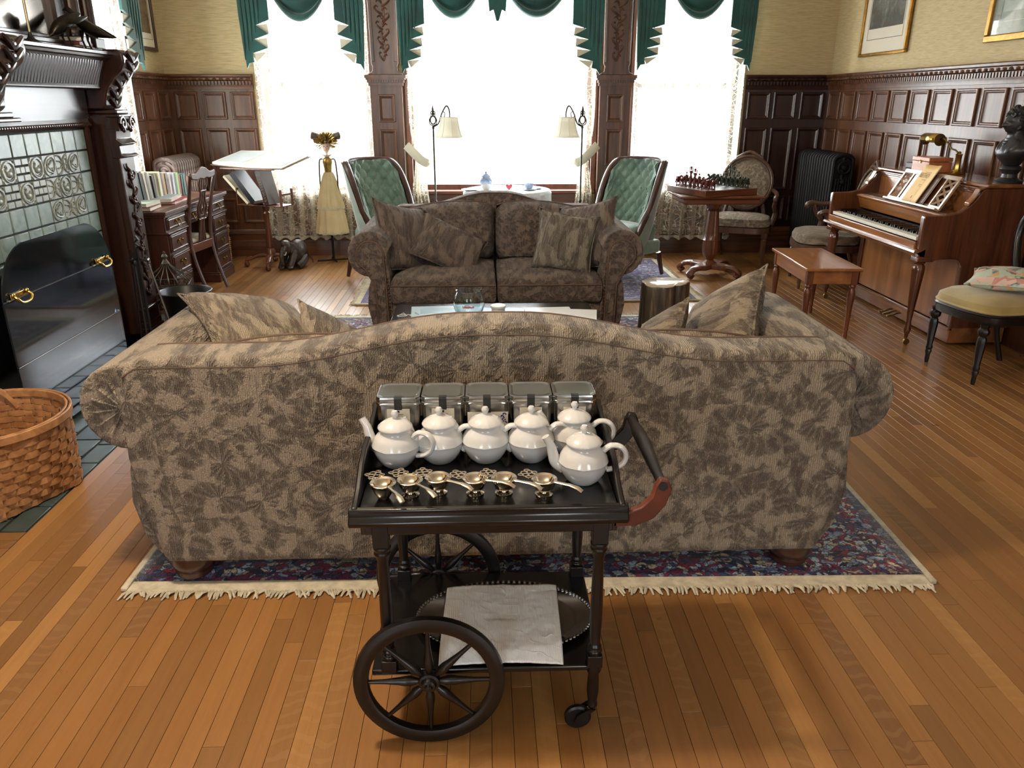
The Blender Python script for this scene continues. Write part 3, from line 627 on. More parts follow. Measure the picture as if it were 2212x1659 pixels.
# ================================================================= DESK CORNER
DK=wood('desk_mahogany',c(40,20,15),c(84,46,32),rough=.42,coat=.06); DKX=wood('desk_mahogany_x',c(40,20,15),c(84,46,32),'x',rough=.4,coat=.08)
# desk local: x along front (0 = near end), y depth away from the sitter; front faces local -y. world: front faces +X
t=thing('pedestal_desk','dark mahogany pedestal desk with brass-handled drawers beside the fireplace','desk',(-2.42,6.70,0),PI/2)
W2,D2=.72,.56
ob('desktop',B().box(-W2-.02,W2+.02,-.03,D2,.735,.765).box(-W2-.008,W2+.008,-.018,D2-.01,.722,.735),DKX,t,bevel=.006)
ob('leather_top',B().box(-W2+.06,W2-.06,.05,D2-.06,.765,.7665),plain('pink_brown_leather',c(150,112,96),.35),t,smooth=False)
def drawer(x0,x1,z0,z1,y):
    b=B().box(x0,x1,y-.012,y+.3,z0,z1); b.box(x0-.0,x1,y-.02,y,z1,z1+.008)
    d=ob('drawer',b,DKX,t,bevel=.004)
    ob('drawer_front_panel',B().loft([[(x0+i_,y-.012-dd,z0+i_),(x1-i_,y-.012-dd,z0+i_),(x1-i_,y-.012-dd,z1-i_),(x0+i_,y-.012-dd,z1-i_)] for i_,dd in ((.008,0),(.008,.006),(.014,.008),(.02,.002),(.024,.002))]),DKX,d,smooth=False)
    xc,zc=(x0+x1)/2,(z0+z1)/2; h=B()
    h.prism([(xc-.055,zc+.004),(xc-.04,zc+.03),(xc-.02,zc+.018),(xc,zc+.03),(xc+.02,zc+.018),(xc+.04,zc+.03),(xc+.055,zc+.004),(xc+.03,zc-.012),(xc,zc-.004),(xc-.03,zc-.012)],y-.017,y-.013)
    for s_ in (-1,1): h.ball((xc+s_*.034,y-.022,zc+.012),(.009,.011,.009),8,6)
    h.tube(spline([(xc-.034,y-.03,zc+.012),(xc-.036,y-.034,zc-.012),(xc-.015,y-.036,zc-.03),(xc+.015,y-.036,zc-.03),(xc+.036,y-.034,zc-.012),(xc+.034,y-.03,zc+.012)],4),.0042,6)
    ob('handle',h,OLDBR,d)
for s_ in (-1,1):
    x0,x1=(-W2+.02,-W2+.42) if s_<0 else (W2-.42,W2-.02)
    ob('pedestal',B().box(x0,x1,.0,D2-.03,.09,.60),DK,t,smooth=False)
    ob('plinth',B().box(x0-.012,x1+.012,-.025,D2-.02,0,.075).box(x0-.006,x1+.006,-.018,D2-.025,.075,.09),DKX,t,bevel=.005)
    for z0,z1 in ((.105,.25),(.275,.42),(.445,.575)): drawer(x0+.025,x1-.025,z0,z1,0)
    ob('moulding',B().box(x0-.01,x1+.01,-.022,D2-.02,.588,.602),DKX,t,bevel=.004)
    drawer(x0+.02,x1-.02,.62,.705,0)
ob('frieze_case',B().box(-W2+.01,W2-.01,.0,D2-.02,.60,.722),DK,t,smooth=False)
for x0,x1 in ((-.27,-.01),(.01,.27)): drawer(x0,x1,.62,.705,0)
# desk chair, back towards the camera right; sits at the knee hole, local front = -y
def splat_chair():
    t=thing('desk_chair','dark wooden chair with pierced splat back drawn up to the pedestal desk','chair',(-2.60,6.68,0),R(262))
    # local: front is -y, back posts at +y
    for s_ in (-1,1):
        ob('back_leg',B().tube(spline([(s_*.17,.30,0),(s_*.175,.235,.22),(s_*.18,.20,.44),(s_*.185,.22,.66),(s_*.20,.27,.90),(s_*.215,.295,.985)],5),[.018]*8+[.021]*10+[.018]*8,8,sq=(1,.8)),DK,t)
        ob('front_leg',B().lathe([(.018,0),(.022,.3),(.026,.42)],8,(s_*.19,-.20,0)),DK,t)
    ob('seat_rail',B().box(-.215,.215,-.225,-.195,.37,.43).box(-.20,.20,.185,.215,.36,.43).box(-.215,-.185,-.2,.2,.37,.43).box(.185,.215,-.2,.2,.37,.43),REDX,t,bevel=.004)
    ob('seat',B().loft([[(sx*(.20-i_),sy*(.2-i_),z) for sx,sy in ((-1,-1),(1,-1),(1,1),(-1,1))] for i_,z in ((0,.43),(0,.455),(.02,.472),(.06,.48))]),plain('striped_seat_cloth',c(168,158,138),.8),t,bevel=.015)
    top=[(-.215,.985),(-.20,1.01),(-.17,1.0),(-.12,1.0),(-.05,1.035),(0,1.045),(.05,1.035),(.12,1.0),(.17,1.0),(.20,1.01),(.215,.985),(.19,.955),(.10,.945),(.05,.955),(0,.945),(-.05,.955),(-.10,.945),(-.19,.955)]
    ob('crest_rail',B().prism(top,.275,.30),DK,t,bevel=.006)
    b=B() # pierced vase splat from curved ribbons
    for s_ in (-1,1):
        f=lambda x,z:(x,.215+.11*max(0,(z-.5))/.5*.75,z)
        b.tube(spline([f(s_*.055,.945),f(s_*.06,.90),f(s_*.035,.85),f(s_*.04,.78),f(s_*.07,.72),f(s_*.06,.66),f(s_*.03,.62),f(s_*.035,.54),f(s_*.05,.44)],4),.013,6,sq=(1.1,.7))
        b.tube(spline([f(s_*.02,.945),f(s_*.018,.86),f(0,.80),f(s_*.02,.74),f(s_*.028,.70),f(0,.66)],4),.009,6,sq=(1.1,.8)); b.tube(spline([f(s_*.014,.62),f(s_*.016,.53),f(s_*.018,.44)],4),.009,6)
    b.tube([f(-.06,.62),f(.06,.62)],.011,6); b.tube([f(-.05,.85),f(.05,.85)],.011,6)
    ob('splat',b,DK,t)
splat_chair()
# books along the back of the desk (world x about -2.92, rising in y)
BC=[(222,196,96),(38,72,48),(26,34,28),(214,206,186),(120,116,100),(208,204,196),(40,36,30),(160,158,124),(226,222,190),(66,46,34),(182,140,84),(120,112,100),(224,220,214),(206,208,220),(88,112,88),(176,214,128),(150,78,66),(34,66,50),(58,120,120),(188,126,88)]
BL=['tall yellow','dark green','black-green','cream','grey-green','white','black','olive','pale yellow','dark brown','tan','grey','white-jacketed slim','pale blue','moss green','lime green','brick red','deep green','teal','orange-brown']
hb=[.30,.27,.27,.26,.255,.25,.23,.235,.24,.225,.22,.215,.21,.21,.20,.20,.185,.17,.18,.15]
x=-2.74; y=6.16
for k in range(20):
    w_=.036+.014*rnd.random(); dpt=.17+.03*rnd.random(); tilt=R(-9 if k<7 else -4 if k<12 else 0)
    col=BC[k]; bm=plain('cover_'+BL[k].replace(' ','_').replace('-','_'),c(*col),.5)
    b=B(); b.box(-w_/2,-w_/2+.003,-dpt/2,dpt/2,0,hb[k]).box(w_/2-.003,w_/2,-dpt/2,dpt/2,0,hb[k]).box(-w_/2,w_/2,-dpt/2-.004,-dpt/2,0,hb[k])
    o=thing('book','%s book standing in the row on the desk%s'%(BL[k],', at its fireplace end' if k==0 else ''),'book',(x,y,.769),PI/2,'books standing in a row on the desk'); o.rotation_euler=(0,tilt,PI/2)
    ob('cover',b,bm,o,smooth=False); ob('pages',B().box(-w_/2+.003,w_/2-.003,-dpt/2,dpt/2-.004,.004,hb[k]-.005),PAPER,o,smooth=False)
    y+=w_+.012
def flatbook(label,x,y,z,w_,d,h,cov,rz,top=None,group='books lying flat on the desk'):
    o=thing('book',label,'book',(x,y,z),rz,group); ob('cover',B().box(-w_/2,w_/2,-d/2,d/2,0,.004).box(-w_/2,w_/2,-d/2,d/2,h-.004,h).box(-w_/2,-w_/2+.004,-d/2,d/2,0,h),cov,o,smooth=False)
    ob('pages',B().box(-w_/2+.004,w_/2-.004,-d/2+.004,d/2-.004,.004,h-.004),PAPER,o,smooth=False)
    if top: ob('cover_print',B().box(-w_/2+.02,w_/2-.02,-d/2+.02,d/2-.02,h,h+.0006),top,o,smooth=False)
flatbook('large flat album with pale blue cover print lying on the desk over a red book',-2.66,6.52,.793,.30,.38,.022,plain('pale_pink_cover',c(222,204,198),.5),R(8),plain('blue_grey_print',c(170,186,196),.5))
flatbook('thin red book lying under the large pale album on the desk',-2.62,6.56,.768,.28,.34,.024,plain('red_cover',c(170,50,60),.5),R(2))
flatbook('russet book lying flat at the fireplace end of the desk',-2.62,6.10,.768,.22,.26,.03,plain('russet_cover',c(128,58,38),.5),R(4))
flatbook('pale mint book lying on the russet book at the desk end',-2.63,6.11,.799,.21,.25,.026,plain('mint_cover',c(206,218,204),.5),R(-2))
# radiator in the left corner
def radiator(name,label,loc,rz,n,h,depth,mat,ornate):
    t=thing(name,label,'radiator',loc,rz)
    pitch=.057
    proto=None
    for k in range(n):
        if proto is None:
            b=B(); P=[]
            for a in [i_*PI/7 for i_ in range(8)]: P.append(((depth/2-.03)*math.cos(a),h-.09+.06*math.sin(a)))
            P=[(depth/2-.03,.12)]+P+[(-depth/2+.03,.12)]
            b.prism(P,-.012,.012,'x'); # web
            b.tube([(0,y_,z_) for y_,z_ in [(depth/2-.018,.10)]+[( (depth/2-.018)*math.cos(i_*PI/8),h-.06+.05*math.sin(i_*PI/8)) for i_ in range(9)]+[(-depth/2+.018,.10)]],.0215,8)
            b.tube([(0,0,.1),(0,0,h-.03)],.022,6)
            proto=ob('section',b,mat,t); proto.location=(-(n-1)/2*pitch,0,0)
        else: dup(proto,(-(n-1)/2*pitch+k*pitch,0,0))
    b=B()
    for z in (.13,h-.10): b.tube([(-(n/2)*pitch,0,z),(n/2*pitch,0,z)],.035,10)
    ob('header_pipe',b,mat,t)
    for s_ in (-1,1):
        for yy in (-depth/2+.03,depth/2-.03): ob('foot',B().lathe([(.026,0),(.022,.03),(.02,.12)],8,(s_*((n-1)/2*pitch),yy,0)),mat,t)
    if ornate:
        b=B()
        for s_ in (-1,1):
            X_=s_*(n/2*pitch+.004)
            b.tube([(X_,.055*math.cos(a),h-.12+.055*math.sin(a)) for a in [2*PI*q/16 for q in range(16)]],.012,6,True); b.ball((X_,0,h-.12),(.018,.028,.028),8,6)
            for q in range(6): b.tube(spline([(X_,(-.06+.024*q),.2+.0*q),(X_,(-.07+.028*q),.45),(X_,(-.06+.024*q),h-.22)],3),.007,5)
            b.ball((X_,.0,h-.25),(.03,.03,.03),8,6)
        stuff(ob('cast_ornament',b,mat,t))
    return t
RADL=plain('old_silver_paint',c(150,132,124),.5,.3,.3,20,.4,70); radiator('radiator','ornate silver-brown cast iron radiator behind the desk books',(-2.965,7.86,0),PI/2,12,1.05,.22,RADL,True)
# wicker basket beyond the desk
WICK=plain('wicker',c(176,128,84),.7,0,.3,30,.4,120)
t=thing('wicker_umbrella_basket','slim tan wicker basket behind the far end of the desk','basket',(-2.585,7.64,0))
ob('bottom',B().lathe([(.085,0),(.085,.01)],16),WICK,t)
for k in range(16): a=k*PI/8; ob('stake',B().tube([(.085*math.cos(a),.085*math.sin(a),0),(.095*math.cos(a),.095*math.sin(a),.40)],.005,5),WICK,t)
for k in range(20):
    if 14<k<17: continue
    z=.012+k*.02; r_=.088+.01*z/.4; ob('weaver',B().tube([((r_+.005*(1 if (q+k)%2 else -1))*math.cos(q*PI/16),(r_+.005*(1 if (q+k)%2 else -1))*math.sin(q*PI/16),z) for q in range(32)],.007,5,True),WICK,t)
ob('rim',B().tube([(.1*math.cos(q*PI/12),.1*math.sin(q*PI/12),.405) for q in range(24)],.013,6,True),WICK,t)
# iron bird cage with domed top
CAGE=plain('rusty_grey_iron',c(96,88,78),.6,.5,.3)
t=thing('bird_cage','wrought iron bird cage with pagoda dome on the floor before the desk','bird cage',(-2.34,5.70,0),R(12)); s2=.14; t.scale=(1,1,.78)
for sx_ in (-1,1):
    for sy_ in (-1,1): ob('corner_post',B().tube([(sx_*s2,sy_*s2,0),(sx_*s2,sy_*s2,.34)],.006,6),CAGE,t)
for z in (.03,.30,.36):
    ob('band',B().tube([(-s2,-s2,z),(s2,-s2,z),(s2,s2,z),(-s2,s2,z)],.006,4,True),CAGE,t)
b=B()
for k in range(9):
    q=-s2+2*s2*(k+.5)/9
    for sg in (-1,1): b.tube([(q,sg*s2,.03),(q,sg*s2,.30)],.0028,5).tube([(sg*s2,q,.03),(sg*s2,q,.30)],.0028,5)
stuff(ob('bars',b,CAGE,t))
b=B()
for k in range(4):
    q=-s2+2*s2*(k+.5)/4
    for sg in (-1,1):
        for A in (0,1):
            P=[(q+.03*(1-j/22)*math.cos(j*.6),.33+.026*(1-j/22)*math.sin(j*.6)) for j in range(22)]
            b.tube([((u,sg*s2,z) if A==0 else (sg*s2,u,z)) for u,z in P],.003,4)
stuff(ob('scrollwork',b,CAGE,t))
for sg in (-1,1):
    for A in (0,1):
        for k in range(6):
            q=-s2+2*s2*k/5
            P=spline([(q,s2,.36),(q*1.06,s2*1.06,.40),(q*.75,s2*.75,.45),(q*.32,s2*.32,.51),(q*.08,s2*.08,.565)],4)
            ob('dome_bar',B().tube([((p[0],sg*p[1],p[2]) if A==0 else (sg*p[1],p[0],p[2])) for p in P],.0034,5),CAGE,t)
ob('finial',B().lathe([(.03,.55),(.02,.57),(.012,.59),(.016,.60),(.022,.615),(.016,.632),(.008,.64),(.01,.65),(.004,.665)],12),CAGE,t)
ob('floor_tray',B().box(-s2,s2,-s2,s2,.012,.022),CAGE,t,smooth=False)
# black bucket with brass ring
t=thing('coal_bucket','round black metal bucket with pale paper inside, behind the sofa arm','bucket',(-2.10,5.38,0)); t.scale=(1,1,.88)
ob('body',B().lathe([(.0,.005),(.125,.005),(.135,.01),(.17,.33),(.178,.34),(.174,.345),(.166,.335),(.13,.02),(.0,.015)],32,cap=False),BLACK,t)
for s_ in (-1,1): ob('ring_handle',B().tube([(s_*(.165),.035*math.cos(a),.24+.035*math.sin(a)) for a in [k*PI/8 for k in range(16)]],.005,6,True).cb(s_*.158,0,.275,.02,.03,.03),BRASS,t)
tag(ob('crumpled_paper',B().grid(lambda u,v:(-2.10+.14*math.cos(2*PI*u)*v,5.38+.14*math.sin(2*PI*u)*v,.21+.04*mnoise.noise((u*6,v*5,1))*v+.03*(1-v)),28,8,cu=True),plain('blue_grey_paper',c(186,200,210),.8),fix=False),'crumpled pale paper inside the black bucket','paper')
# ---- revolving book stand with open book
t=thing('book_stand','wooden pedestal book stand holding an open book by the lace curtain','book stand',(-2.12,7.72,0),R(-24))
TURN=wood('turned_walnut',c(66,36,22),c(118,70,42),rough=.3,coat=.3)
ob('column',B().lathe([(.045,.10),(.045,.16),(.03,.18),(.036,.20),(.028,.23),(.032,.26),(.024,.42),(.022,.50),(.034,.52),(.024,.54),(.034,.56),(.034,.60),(.02,.62),(.022,.66),(.018,.80),(.028,.86),(.018,.88),(.026,.90),(.018,.94)],16),TURN,t)
for k in range(4):
    a=R(30)+k*PI/2; ca,sa=math.cos(a),math.sin(a)
    ob('leg',B().tube(spline([(ca*.03,sa*.03,.11),(ca*.12,sa*.12,.105),(ca*.20,sa*.20,.075),(ca*.25,sa*.25,.07)],4),[.03]*5+[.026]*4+[.022]*4,8,sq=(1,.6)),TURN,t)
    ob('bun_foot',B().lathe([(.012,0),(.026,.012),(.028,.03),(.018,.045),(.014,.06)],12,(ca*.24,sa*.24,0)),TURN,t)
for s_ in (-1,1):
    ob('book_shelf',B().box(-.16+ s_*.10,.16+s_*.10,-.10,.10,.595,.607),TURN,t,bevel=.003)
    ob('shelf_side',B().box(s_*.255-.006,s_*.255+.006,-.10,-.07,.60,.76).box(s_*.255-.006,s_*.255+.006,.07,.10,.60,.76).box(s_*.255-.006,s_*.255+.006,-.10,.10,.70,.72),TURN,t,bevel=.003)
ob('reading_board',B().prism([(-.20,.947),(.20,1.025),(.20,1.036),(-.20,.958)],-.30,.30,'x'),TURN,t,bevel=.004); ob('ledge',B().box(-.30,.30,-.235,-.222,.945,.962),TURN,t,bevel=.004)
PG=plain('grey_printed_page',c(196,204,206),.7,0,.05)
o=thing('open_book','large open book with grey illustrated pages on the book stand','book',(-2.12,7.72,0),R(-24))
def slope(y): return .955+(y+.23)*.196
for s_,nm in ((-1,'left'),(1,'right')):
    b=B(); b.loft([[(s_*x,y,slope(y)+.005+h_) for x,h_ in ((0,.0),(.04,.035),(.12,.045),(.30,.022+.02*(s_<0)),(.40,.012+.03*(s_<0)),(.40,.004+.02*(s_<0)),(.2,.0),(0,0))] for y in (-.21,.21)]); q=ob('page_block',b,PAPER,o,ang=20)
    pr=B().loft([[(s_*x,y,slope(y)+.0062+h_) for x,h_ in ((.05,.0365),(.12,.045),(.2,.0346+.0075*(s_<0)),(.37,.0153+.0275*(s_<0)))] for y in (-.18,.18)],cap=False); pr.f=[f for f in pr.f if max(f)-min(f)<6 or True]
    pb_=B(); P=[(.05,.0372),(.12,.0462),(.2,.0362+.0075*(s_<0)),(.37,.0165+.0275*(s_<0))]
    pb_.grid(lambda u,v:(s_*(P[int(round(u*3))][0]),-.18+.36*v,slope(-.18+.36*v)+.0062+P[int(round(u*3))][1]),4,2); ob('printed_page',pb_,PG,q,fix=False)
ob('cover',B().loft([[(x,y,slope(y)+h_) for x,h_ in ((-.42,.02),(0,.0),(.42,.0),(.42,.005),(0,.005),(-.42,.025))] for y in (-.22,.22)]),plain('brown_board_cover',c(110,84,58),.6),o,ang=20)
def leanbook(label,x,y,z,w_,d,h,cov,ry,rz=0,text=None):
    a_=R(-24); dx,dy=x+2.12,y-7.72; x,y=-2.12+dx*math.cos(a_)-dy*math.sin(a_),7.72+dx*math.sin(a_)+dy*math.cos(a_); rz=a_
    o=thing('book',label,'book',(x,y,z),rz,'books leaning in the book stand'); o.rotation_euler=(0,ry,rz)
    ob('cover',B().box(-w_/2,-w_/2+.004,-d/2,d/2,0,h).box(w_/2-.004,w_/2,-d/2,d/2,0,h).box(-w_/2,w_/2,-d/2-.004,-d/2,0,h),cov,o,smooth=False); ob('pages',B().box(-w_/2+.004,w_/2-.004,-d/2,d/2-.005,.004,h-.004),PAPER,o,smooth=False)
    return o
leanbook('thick black book with blue top leaning left in the book stand',-2.19,7.72,.625,.055,.17,.36,BLACK,R(-40)); q=bpy.data.objects['book'] if 0 else None
leanbook('floppy cream magazine leaning outermost in the book stand',-2.255,7.72,.615,.025,.18,.36,plain('cream_magazine',c(224,216,186),.7),R(-46))
o=leanbook('dark brown lettered book leaning steeply against the stand column',-2.015,7.70,.612,.055,.17,.33,plain('dark_brown_leather',c(48,30,26),.4),R(-14))
b=B()
for k,z in enumerate([.27,.243,.219,.196,.172,.148,.12,.096,.07,.045]): # ring-like gilt letters down the spine
    if k in(0,6,7,9): b.tube([(.011*math.cos(a),-.0895,z+.009*math.sin(a)) for a in [q*PI/6 for q in range(12)]],.0022,5,True)
    else: b.box(-.011,-.007,-.091,-.0888,z-.008,z+.008).box(.007,.011,-.091,-.0888,z-.008,z+.008).box(-.011,.011,-.091,-.0888,z-.002,z+.002)
ob('spine_lettering',b,plain('faded_gilt',c(138,116,92),.5,.4),o)
# ---- carved elephant
EL=plain('dark_carved_wood',c(66,50,38),.42,0,.4,30,.8,55,coat=.1)
t=thing('elephant_figure','dark carved seated elephant figure beside the book stand foot','sculpture',(-1.90,7.62,0),R(-20)); t.scale=(.72,.80,.92)
b=B(); b.ball((.05,.10,.15),(.115,.15,.145),18,12); ob('body',b,EL,t)
b=B(); b.ball((-.02,-.06,.22),(.075,.08,.085),16,10); b.ball((-.02,-.09,.265),(.05,.05,.04),12,8); ob('head',b,EL,t)
ob('trunk',B().tube(spline([(-.02,-.12,.22),(-.02,-.16,.17),(-.02,-.165,.10),(-.015,-.15,.04),(-.03,-.17,.02),(-.05,-.19,.03)],5),[.036]*4+[.03]*5+[.024]*6+[.019]*6+[.015]*5,8),EL,t)
for s_ in (-1,1):
    ob('ear',B().loft([[(-.02+s_*(.06+.09*u),-.055+.05*u,.235+q*(1-.3*u)-.05*u) for u,q in ((0,.05),(.5,.065),(1,.03),(1,-.05),(.5,-.11),(0,-.06))],[(-.02+s_*(.06+.09*u),-.04+.05*u,.235+q*(1-.3*u)-.05*u) for u,q in ((0,.05),(.5,.065),(1,.03),(1,-.05),(.5,-.11),(0,-.06))]]),EL,t,bevel=.006)
    ob('leg',B().tube(spline([(.0+s_*.075,-.02,.15),(.0+s_*.075,-.07,.09),(.0+s_*.07,-.12,.03)],4),[.045]*4+[.04]*4+[.042],8).ball((s_*.07,-.13,.026),(.042,.045,.026),10,6),EL,t)
    ob('hind_leg',B().tube(spline([(.05+s_*.09,.12,.10),(.05+s_*.12,.02,.07),(.05+s_*.10,-.06,.03)],4),[.05]*4+[.045]*4+[.04],8),EL,t)
    ob('tusk',B().tube(spline([(-.02+s_*.035,-.11,.19),(-.02+s_*.045,-.15,.16),(-.02+s_*.04,-.18,.17)],3),[.009,.009,.008,.007,.006,.004,.003],6),plain('ivory_tusk',c(190,180,150),.4),t)
ob('tail',B().tube(spline([(.10,.24,.12),(.14,.27,.06),(.15,.27,.02)],4),.008,6),EL,t)
# ---- tall doll on an iron stand
t=thing('doll','tall gilt-crowned doll in a long cream skirt on an iron stand','doll',(-1.54,7.98,0))
CRM=plain('cream_muslin',c(214,196,152),.85,0,.08,6,.1,80); GILT=plain('antique_gold',c(176,144,78),.35,.8,.3,20); SKIN=plain('doll_skin',c(196,168,148),.6); WOODB=plain('dark_headdress',c(70,56,42),.5)
ob('stand',B().tube([(-.012,0,.012),(-.012,0,.62)],.012,8).tube([(-.17,-.05,.008),(.14,.05,.008)],.008,6).tube([(-.05,.12,.008),(.04,-.12,.008)],.008,6),IRON,t)
def skirt(z0,z1,r0,r1,nf,mat,nm):
    b=B().grid(lambda u,v:((r0+(r1-r0)*v**.7)*(1+.10*math.sin(u*2*PI*nf)*(.3+.7*v)+.05*math.sin(u*2*PI*(nf*2.3)))*math.cos(2*PI*u),(.8)*(r0+(r1-r0)*v**.7)*(1+.10*math.sin(u*2*PI*nf)*(.3+.7*v))*math.sin(2*PI*u),z1+(z0-z1)*v+.006*math.sin(u*2*PI*nf)*v),96,14,cu=True); return ob(nm,b,mat,t,fix=False)
skirt(.545,.885,.04,.125,11,CRM,'overskirt'); skirt(.29,.60,.10,.15,10,CRM,'underskirt'); skirt(.525,.55,.123,.13,11,HEM,'lace_trim'); skirt(.28,.315,.145,.152,10,HEM,'lace_trim')
ob('bodice',B().lathe([(.034,.87),(.036,.90),(.04,.94),(.048,.98),(.044,1.01),(.03,1.025),(.014,1.03)],16,sy=.7),GILT,t); 
b=B(); b.grid(lambda u,v:((.02+.04*v)*math.cos(PI*(.0+2*u)),.7*(.02+.04*v)*math.sin(2*PI*u),1.028+.02*v+.01*abs(math.cos(2*PI*u))*v),24,4,cu=True); ob('collar',b,plain('white_ruff',c(236,232,222),.7),t,fix=False)
ob('head',B().lathe([(.011,1.02),(.011,1.065),(.016,1.075),(.03,1.095),(.038,1.12),(.042,1.15),(.036,1.19),(.01,1.21)],18,sy=.9),SKIN,t)
h=bpy.data.objects['head'] if 0 else None
b=B(); b.ball((0,-.037,1.118),(.005,.008,.008),8,6); ob('nose',b,SKIN,t)
b=B(); b.ball((-.015,-.034,1.132),(.008,.004,.003),8,5).ball((.015,-.034,1.132),(.008,.004,.003),8,5); ob('eyes',b,plain('painted_eye',c(50,40,36),.5),t); ob('mouth',B().ball((0,-.034,1.098),(.008,.004,.003),8,5),plain('painted_mouth',c(150,80,74),.5),t)
for s_ in (-1,1):
    ob('arm',B().tube(spline([(s_*.045,0,1.01),(s_*.075,-.0,1.0),(s_*.085,0,.90),(s_*.088,.0,.80),(s_*.086,-.01,.72)],4),[.008]*17,6).ball((s_*.086,-.012,.71),(.009,.009,.014),8,6),WOODB,t)
    ob('side_horn',B().lathe([(.018,0),(.03,.03),(.036,.08),(.0,.085)],14).mesh('side_horn') if 0 else B().at(s_*.05,.01,1.215,0,R(s_*78),0).lathe([(.016,0),(.032,.03),(.038,.085),(.034,.09),(.0,.07)],14),WOODB,t)
rr=random.Random(4); b=B()
for k in range(260):
    a=rr.uniform(0,2*PI); el=rr.uniform(-.25,1.35); r0=.045; d=Vector((math.cos(a)*math.cos(el)*1.05,math.sin(a)*math.cos(el)*.8,math.sin(el)*.8)); p=Vector((0,.008,1.175))+d*r0; q=p+d*rr.uniform(.03,.08)
    b.tube([p,(p+q)/2,q],[.006,.011,.003],5)
for k in range(50):
    a=rr.uniform(0,2*PI); s_=rr.choice((-1,1)); p=Vector((s_*.04,.0,1.12+rr.uniform(-.02,.04))); q=p+Vector((s_*rr.uniform(.02,.06),rr.uniform(-.04,.03),rr.uniform(-.035,.03))); b.tube([p,q],.0018,4).ball(q,.004,6,4)
stuff(ob('gilt_headdress',b,GILT,t))
# ================================================================= RUGS
def rugmat(name,pal,bord,hx,hy,scale=38):
    m=N(name); v=m.coord('Object'); vs=m.coord('Object',(1,1.25,1)); wrp=m.new('TexNoise',i_Scale=16.0,i_Detail=3.0); m.l(v,wrp.inputs['Vector'])
    ad=m.new('VectorMath',operation='MULTIPLY_ADD'); m.l(wrp.outputs['Color'],ad.inputs[0]); ad.inputs[1].default_value=(.09,.09,0); m.l(vs,ad.inputs[2])
    cell=m.vor(ad.outputs[0],scale,'F1','Color'); sep=m.new('SeparateColor'); m.l(cell,sep.inputs[0])
    big=m.noise(v,6,2,1.5); t=m.math('ADD',m.math('MULTIPLY',sep.outputs[0],.62),m.math('MULTIPLY',big,.5))
    col=m.ramp(t,pal,'CONSTANT'); fl=m.noise(v,120,2); col=m.mix(m.ramp(fl,[(.5,(0,0,0)),(.62,(.75,.75,.75))]),col,c(26,26,44))
    edge=m.vor(ad.outputs[0],scale,'DISTANCE_TO_EDGE'); col=m.mix(m.ramp(edge,[(.04,(.8,.8,.8)),(.09,(0,0,0))]),col,c(24,24,40))
    sp=m.new('SeparateXYZ'); m.l(v,sp.inputs[0]); ax=m.math('SUBTRACT',hx,m.math('ABSOLUTE',sp.outputs[0])); ay=m.math('SUBTRACT',hy,m.math('ABSOLUTE',sp.outputs[1])); d=m.math('MINIMUM',ax,ay)
    col=m.mix(m.ramp(d,[(0,(.6,.6,.6)),(.035,(.6,.6,.6)),(.04,(0,0,0)),(.10,(0,0,0)),(.105,(.5,.5,.5)),(.12,(0,0,0))],'CONSTANT'),col,bord)
    m.base(col,.95,0,.1,0,.3); m.bump(m.noise(v,240,2),.8,.006); return m.m
P1=[(0,c(28,30,54)),(.24,c(70,80,118)),(.34,c(150,36,66)),(.43,c(190,208,222)),(.53,c(30,34,58)),(.60,c(214,198,166)),(.69,c(150,46,74)),(.76,c(140,158,186)),(.86,c(204,170,150))]
P2=[(0,c(70,72,120)),(.3,c(110,112,160)),(.42,c(130,70,96)),(.5,c(176,176,196)),(.6,c(84,84,130)),(.7,c(190,176,160)),(.8,c(120,120,160))]
CREAMW=plain('cream_rug_wool',c(204,194,170),.95,0,.15,30,.4,120)
def rug(label,cx,cy_,hx,hy,rz,mat,ends,group=None):
    t=thing('rug',label,'rug',(cx,cy_,0),rz,group); b=B()
    b.grid(lambda u,v:(-hx+2*hx*u,-hy+2*hy*v,.009+.003*mnoise.noise((u*9,v*9,cx))),40,40); ob('pile',b,mat,t,fix=False,solid=.008)
    if ends=='y':
        strips_=[((-hx,hx),(-hy-.06,-hy)),((-hx,hx),(hy,hy+.06))]; sel=[((-hx-.022,-hx),(-hy-.05,hy+.05)),((hx,hx+.022),(-hy-.05,hy+.05))]
    else: strips_=[((-hx-.05,-hx),(-hy,hy)),((hx,hx+.05),(-hy,hy))]; sel=[((-hx-.04,hx+.04),(-hy-.02,-hy)),((-hx-.04,hx+.04),(hy,hy+.02))]
    for (x0,x1),(y0,y1) in strips_: ob('end_band',B().box(x0,x1,y0,y1,.001,.010),CREAMW,t,bevel=.003)
    for (x0,x1),(y0,y1) in sel: ob('side_binding',B().box(x0,x1,y0,y1,.001,.017),CREAMW,t,bevel=.004)
    rr=random.Random(1)
    for sg in (-1,1):
        b=B(); n=int((2*hx if ends=='y' else 2*hy)/.011)
        for k in range(n):
            q=-1+2*(k+.5)/n; a=rr.uniform(-.5,.5); L_=rr.uniform(.018,.042)
            if ends=='y': p=(q*hx,sg*(hy+.058),.007); m_=(q*hx+a*.02,sg*(hy+.06+L_*.5),.008+rr.uniform(0,.006)); e=(q*hx+a*.045,sg*(hy+.06+L_),.004)
            else: p=(sg*(hx+.048),q*hy,.007); m_=(sg*(hx+.05+L_*.5),q*hy+a*.02,.009); e=(sg*(hx+.05+L_),q*hy+a*.045,.004)
            b.tube([p,m_,e],[.005,.0052,.003],4)
        stuff(ob('fringe',b,CREAMW,t))
    return t
rug('large navy and crimson patterned rug under the front sofa',.185,3.95,1.36,1.70,R(-1.2),rugmat('crimson_navy_rug',P1,c(34,30,52),1.36,1.70),'y')
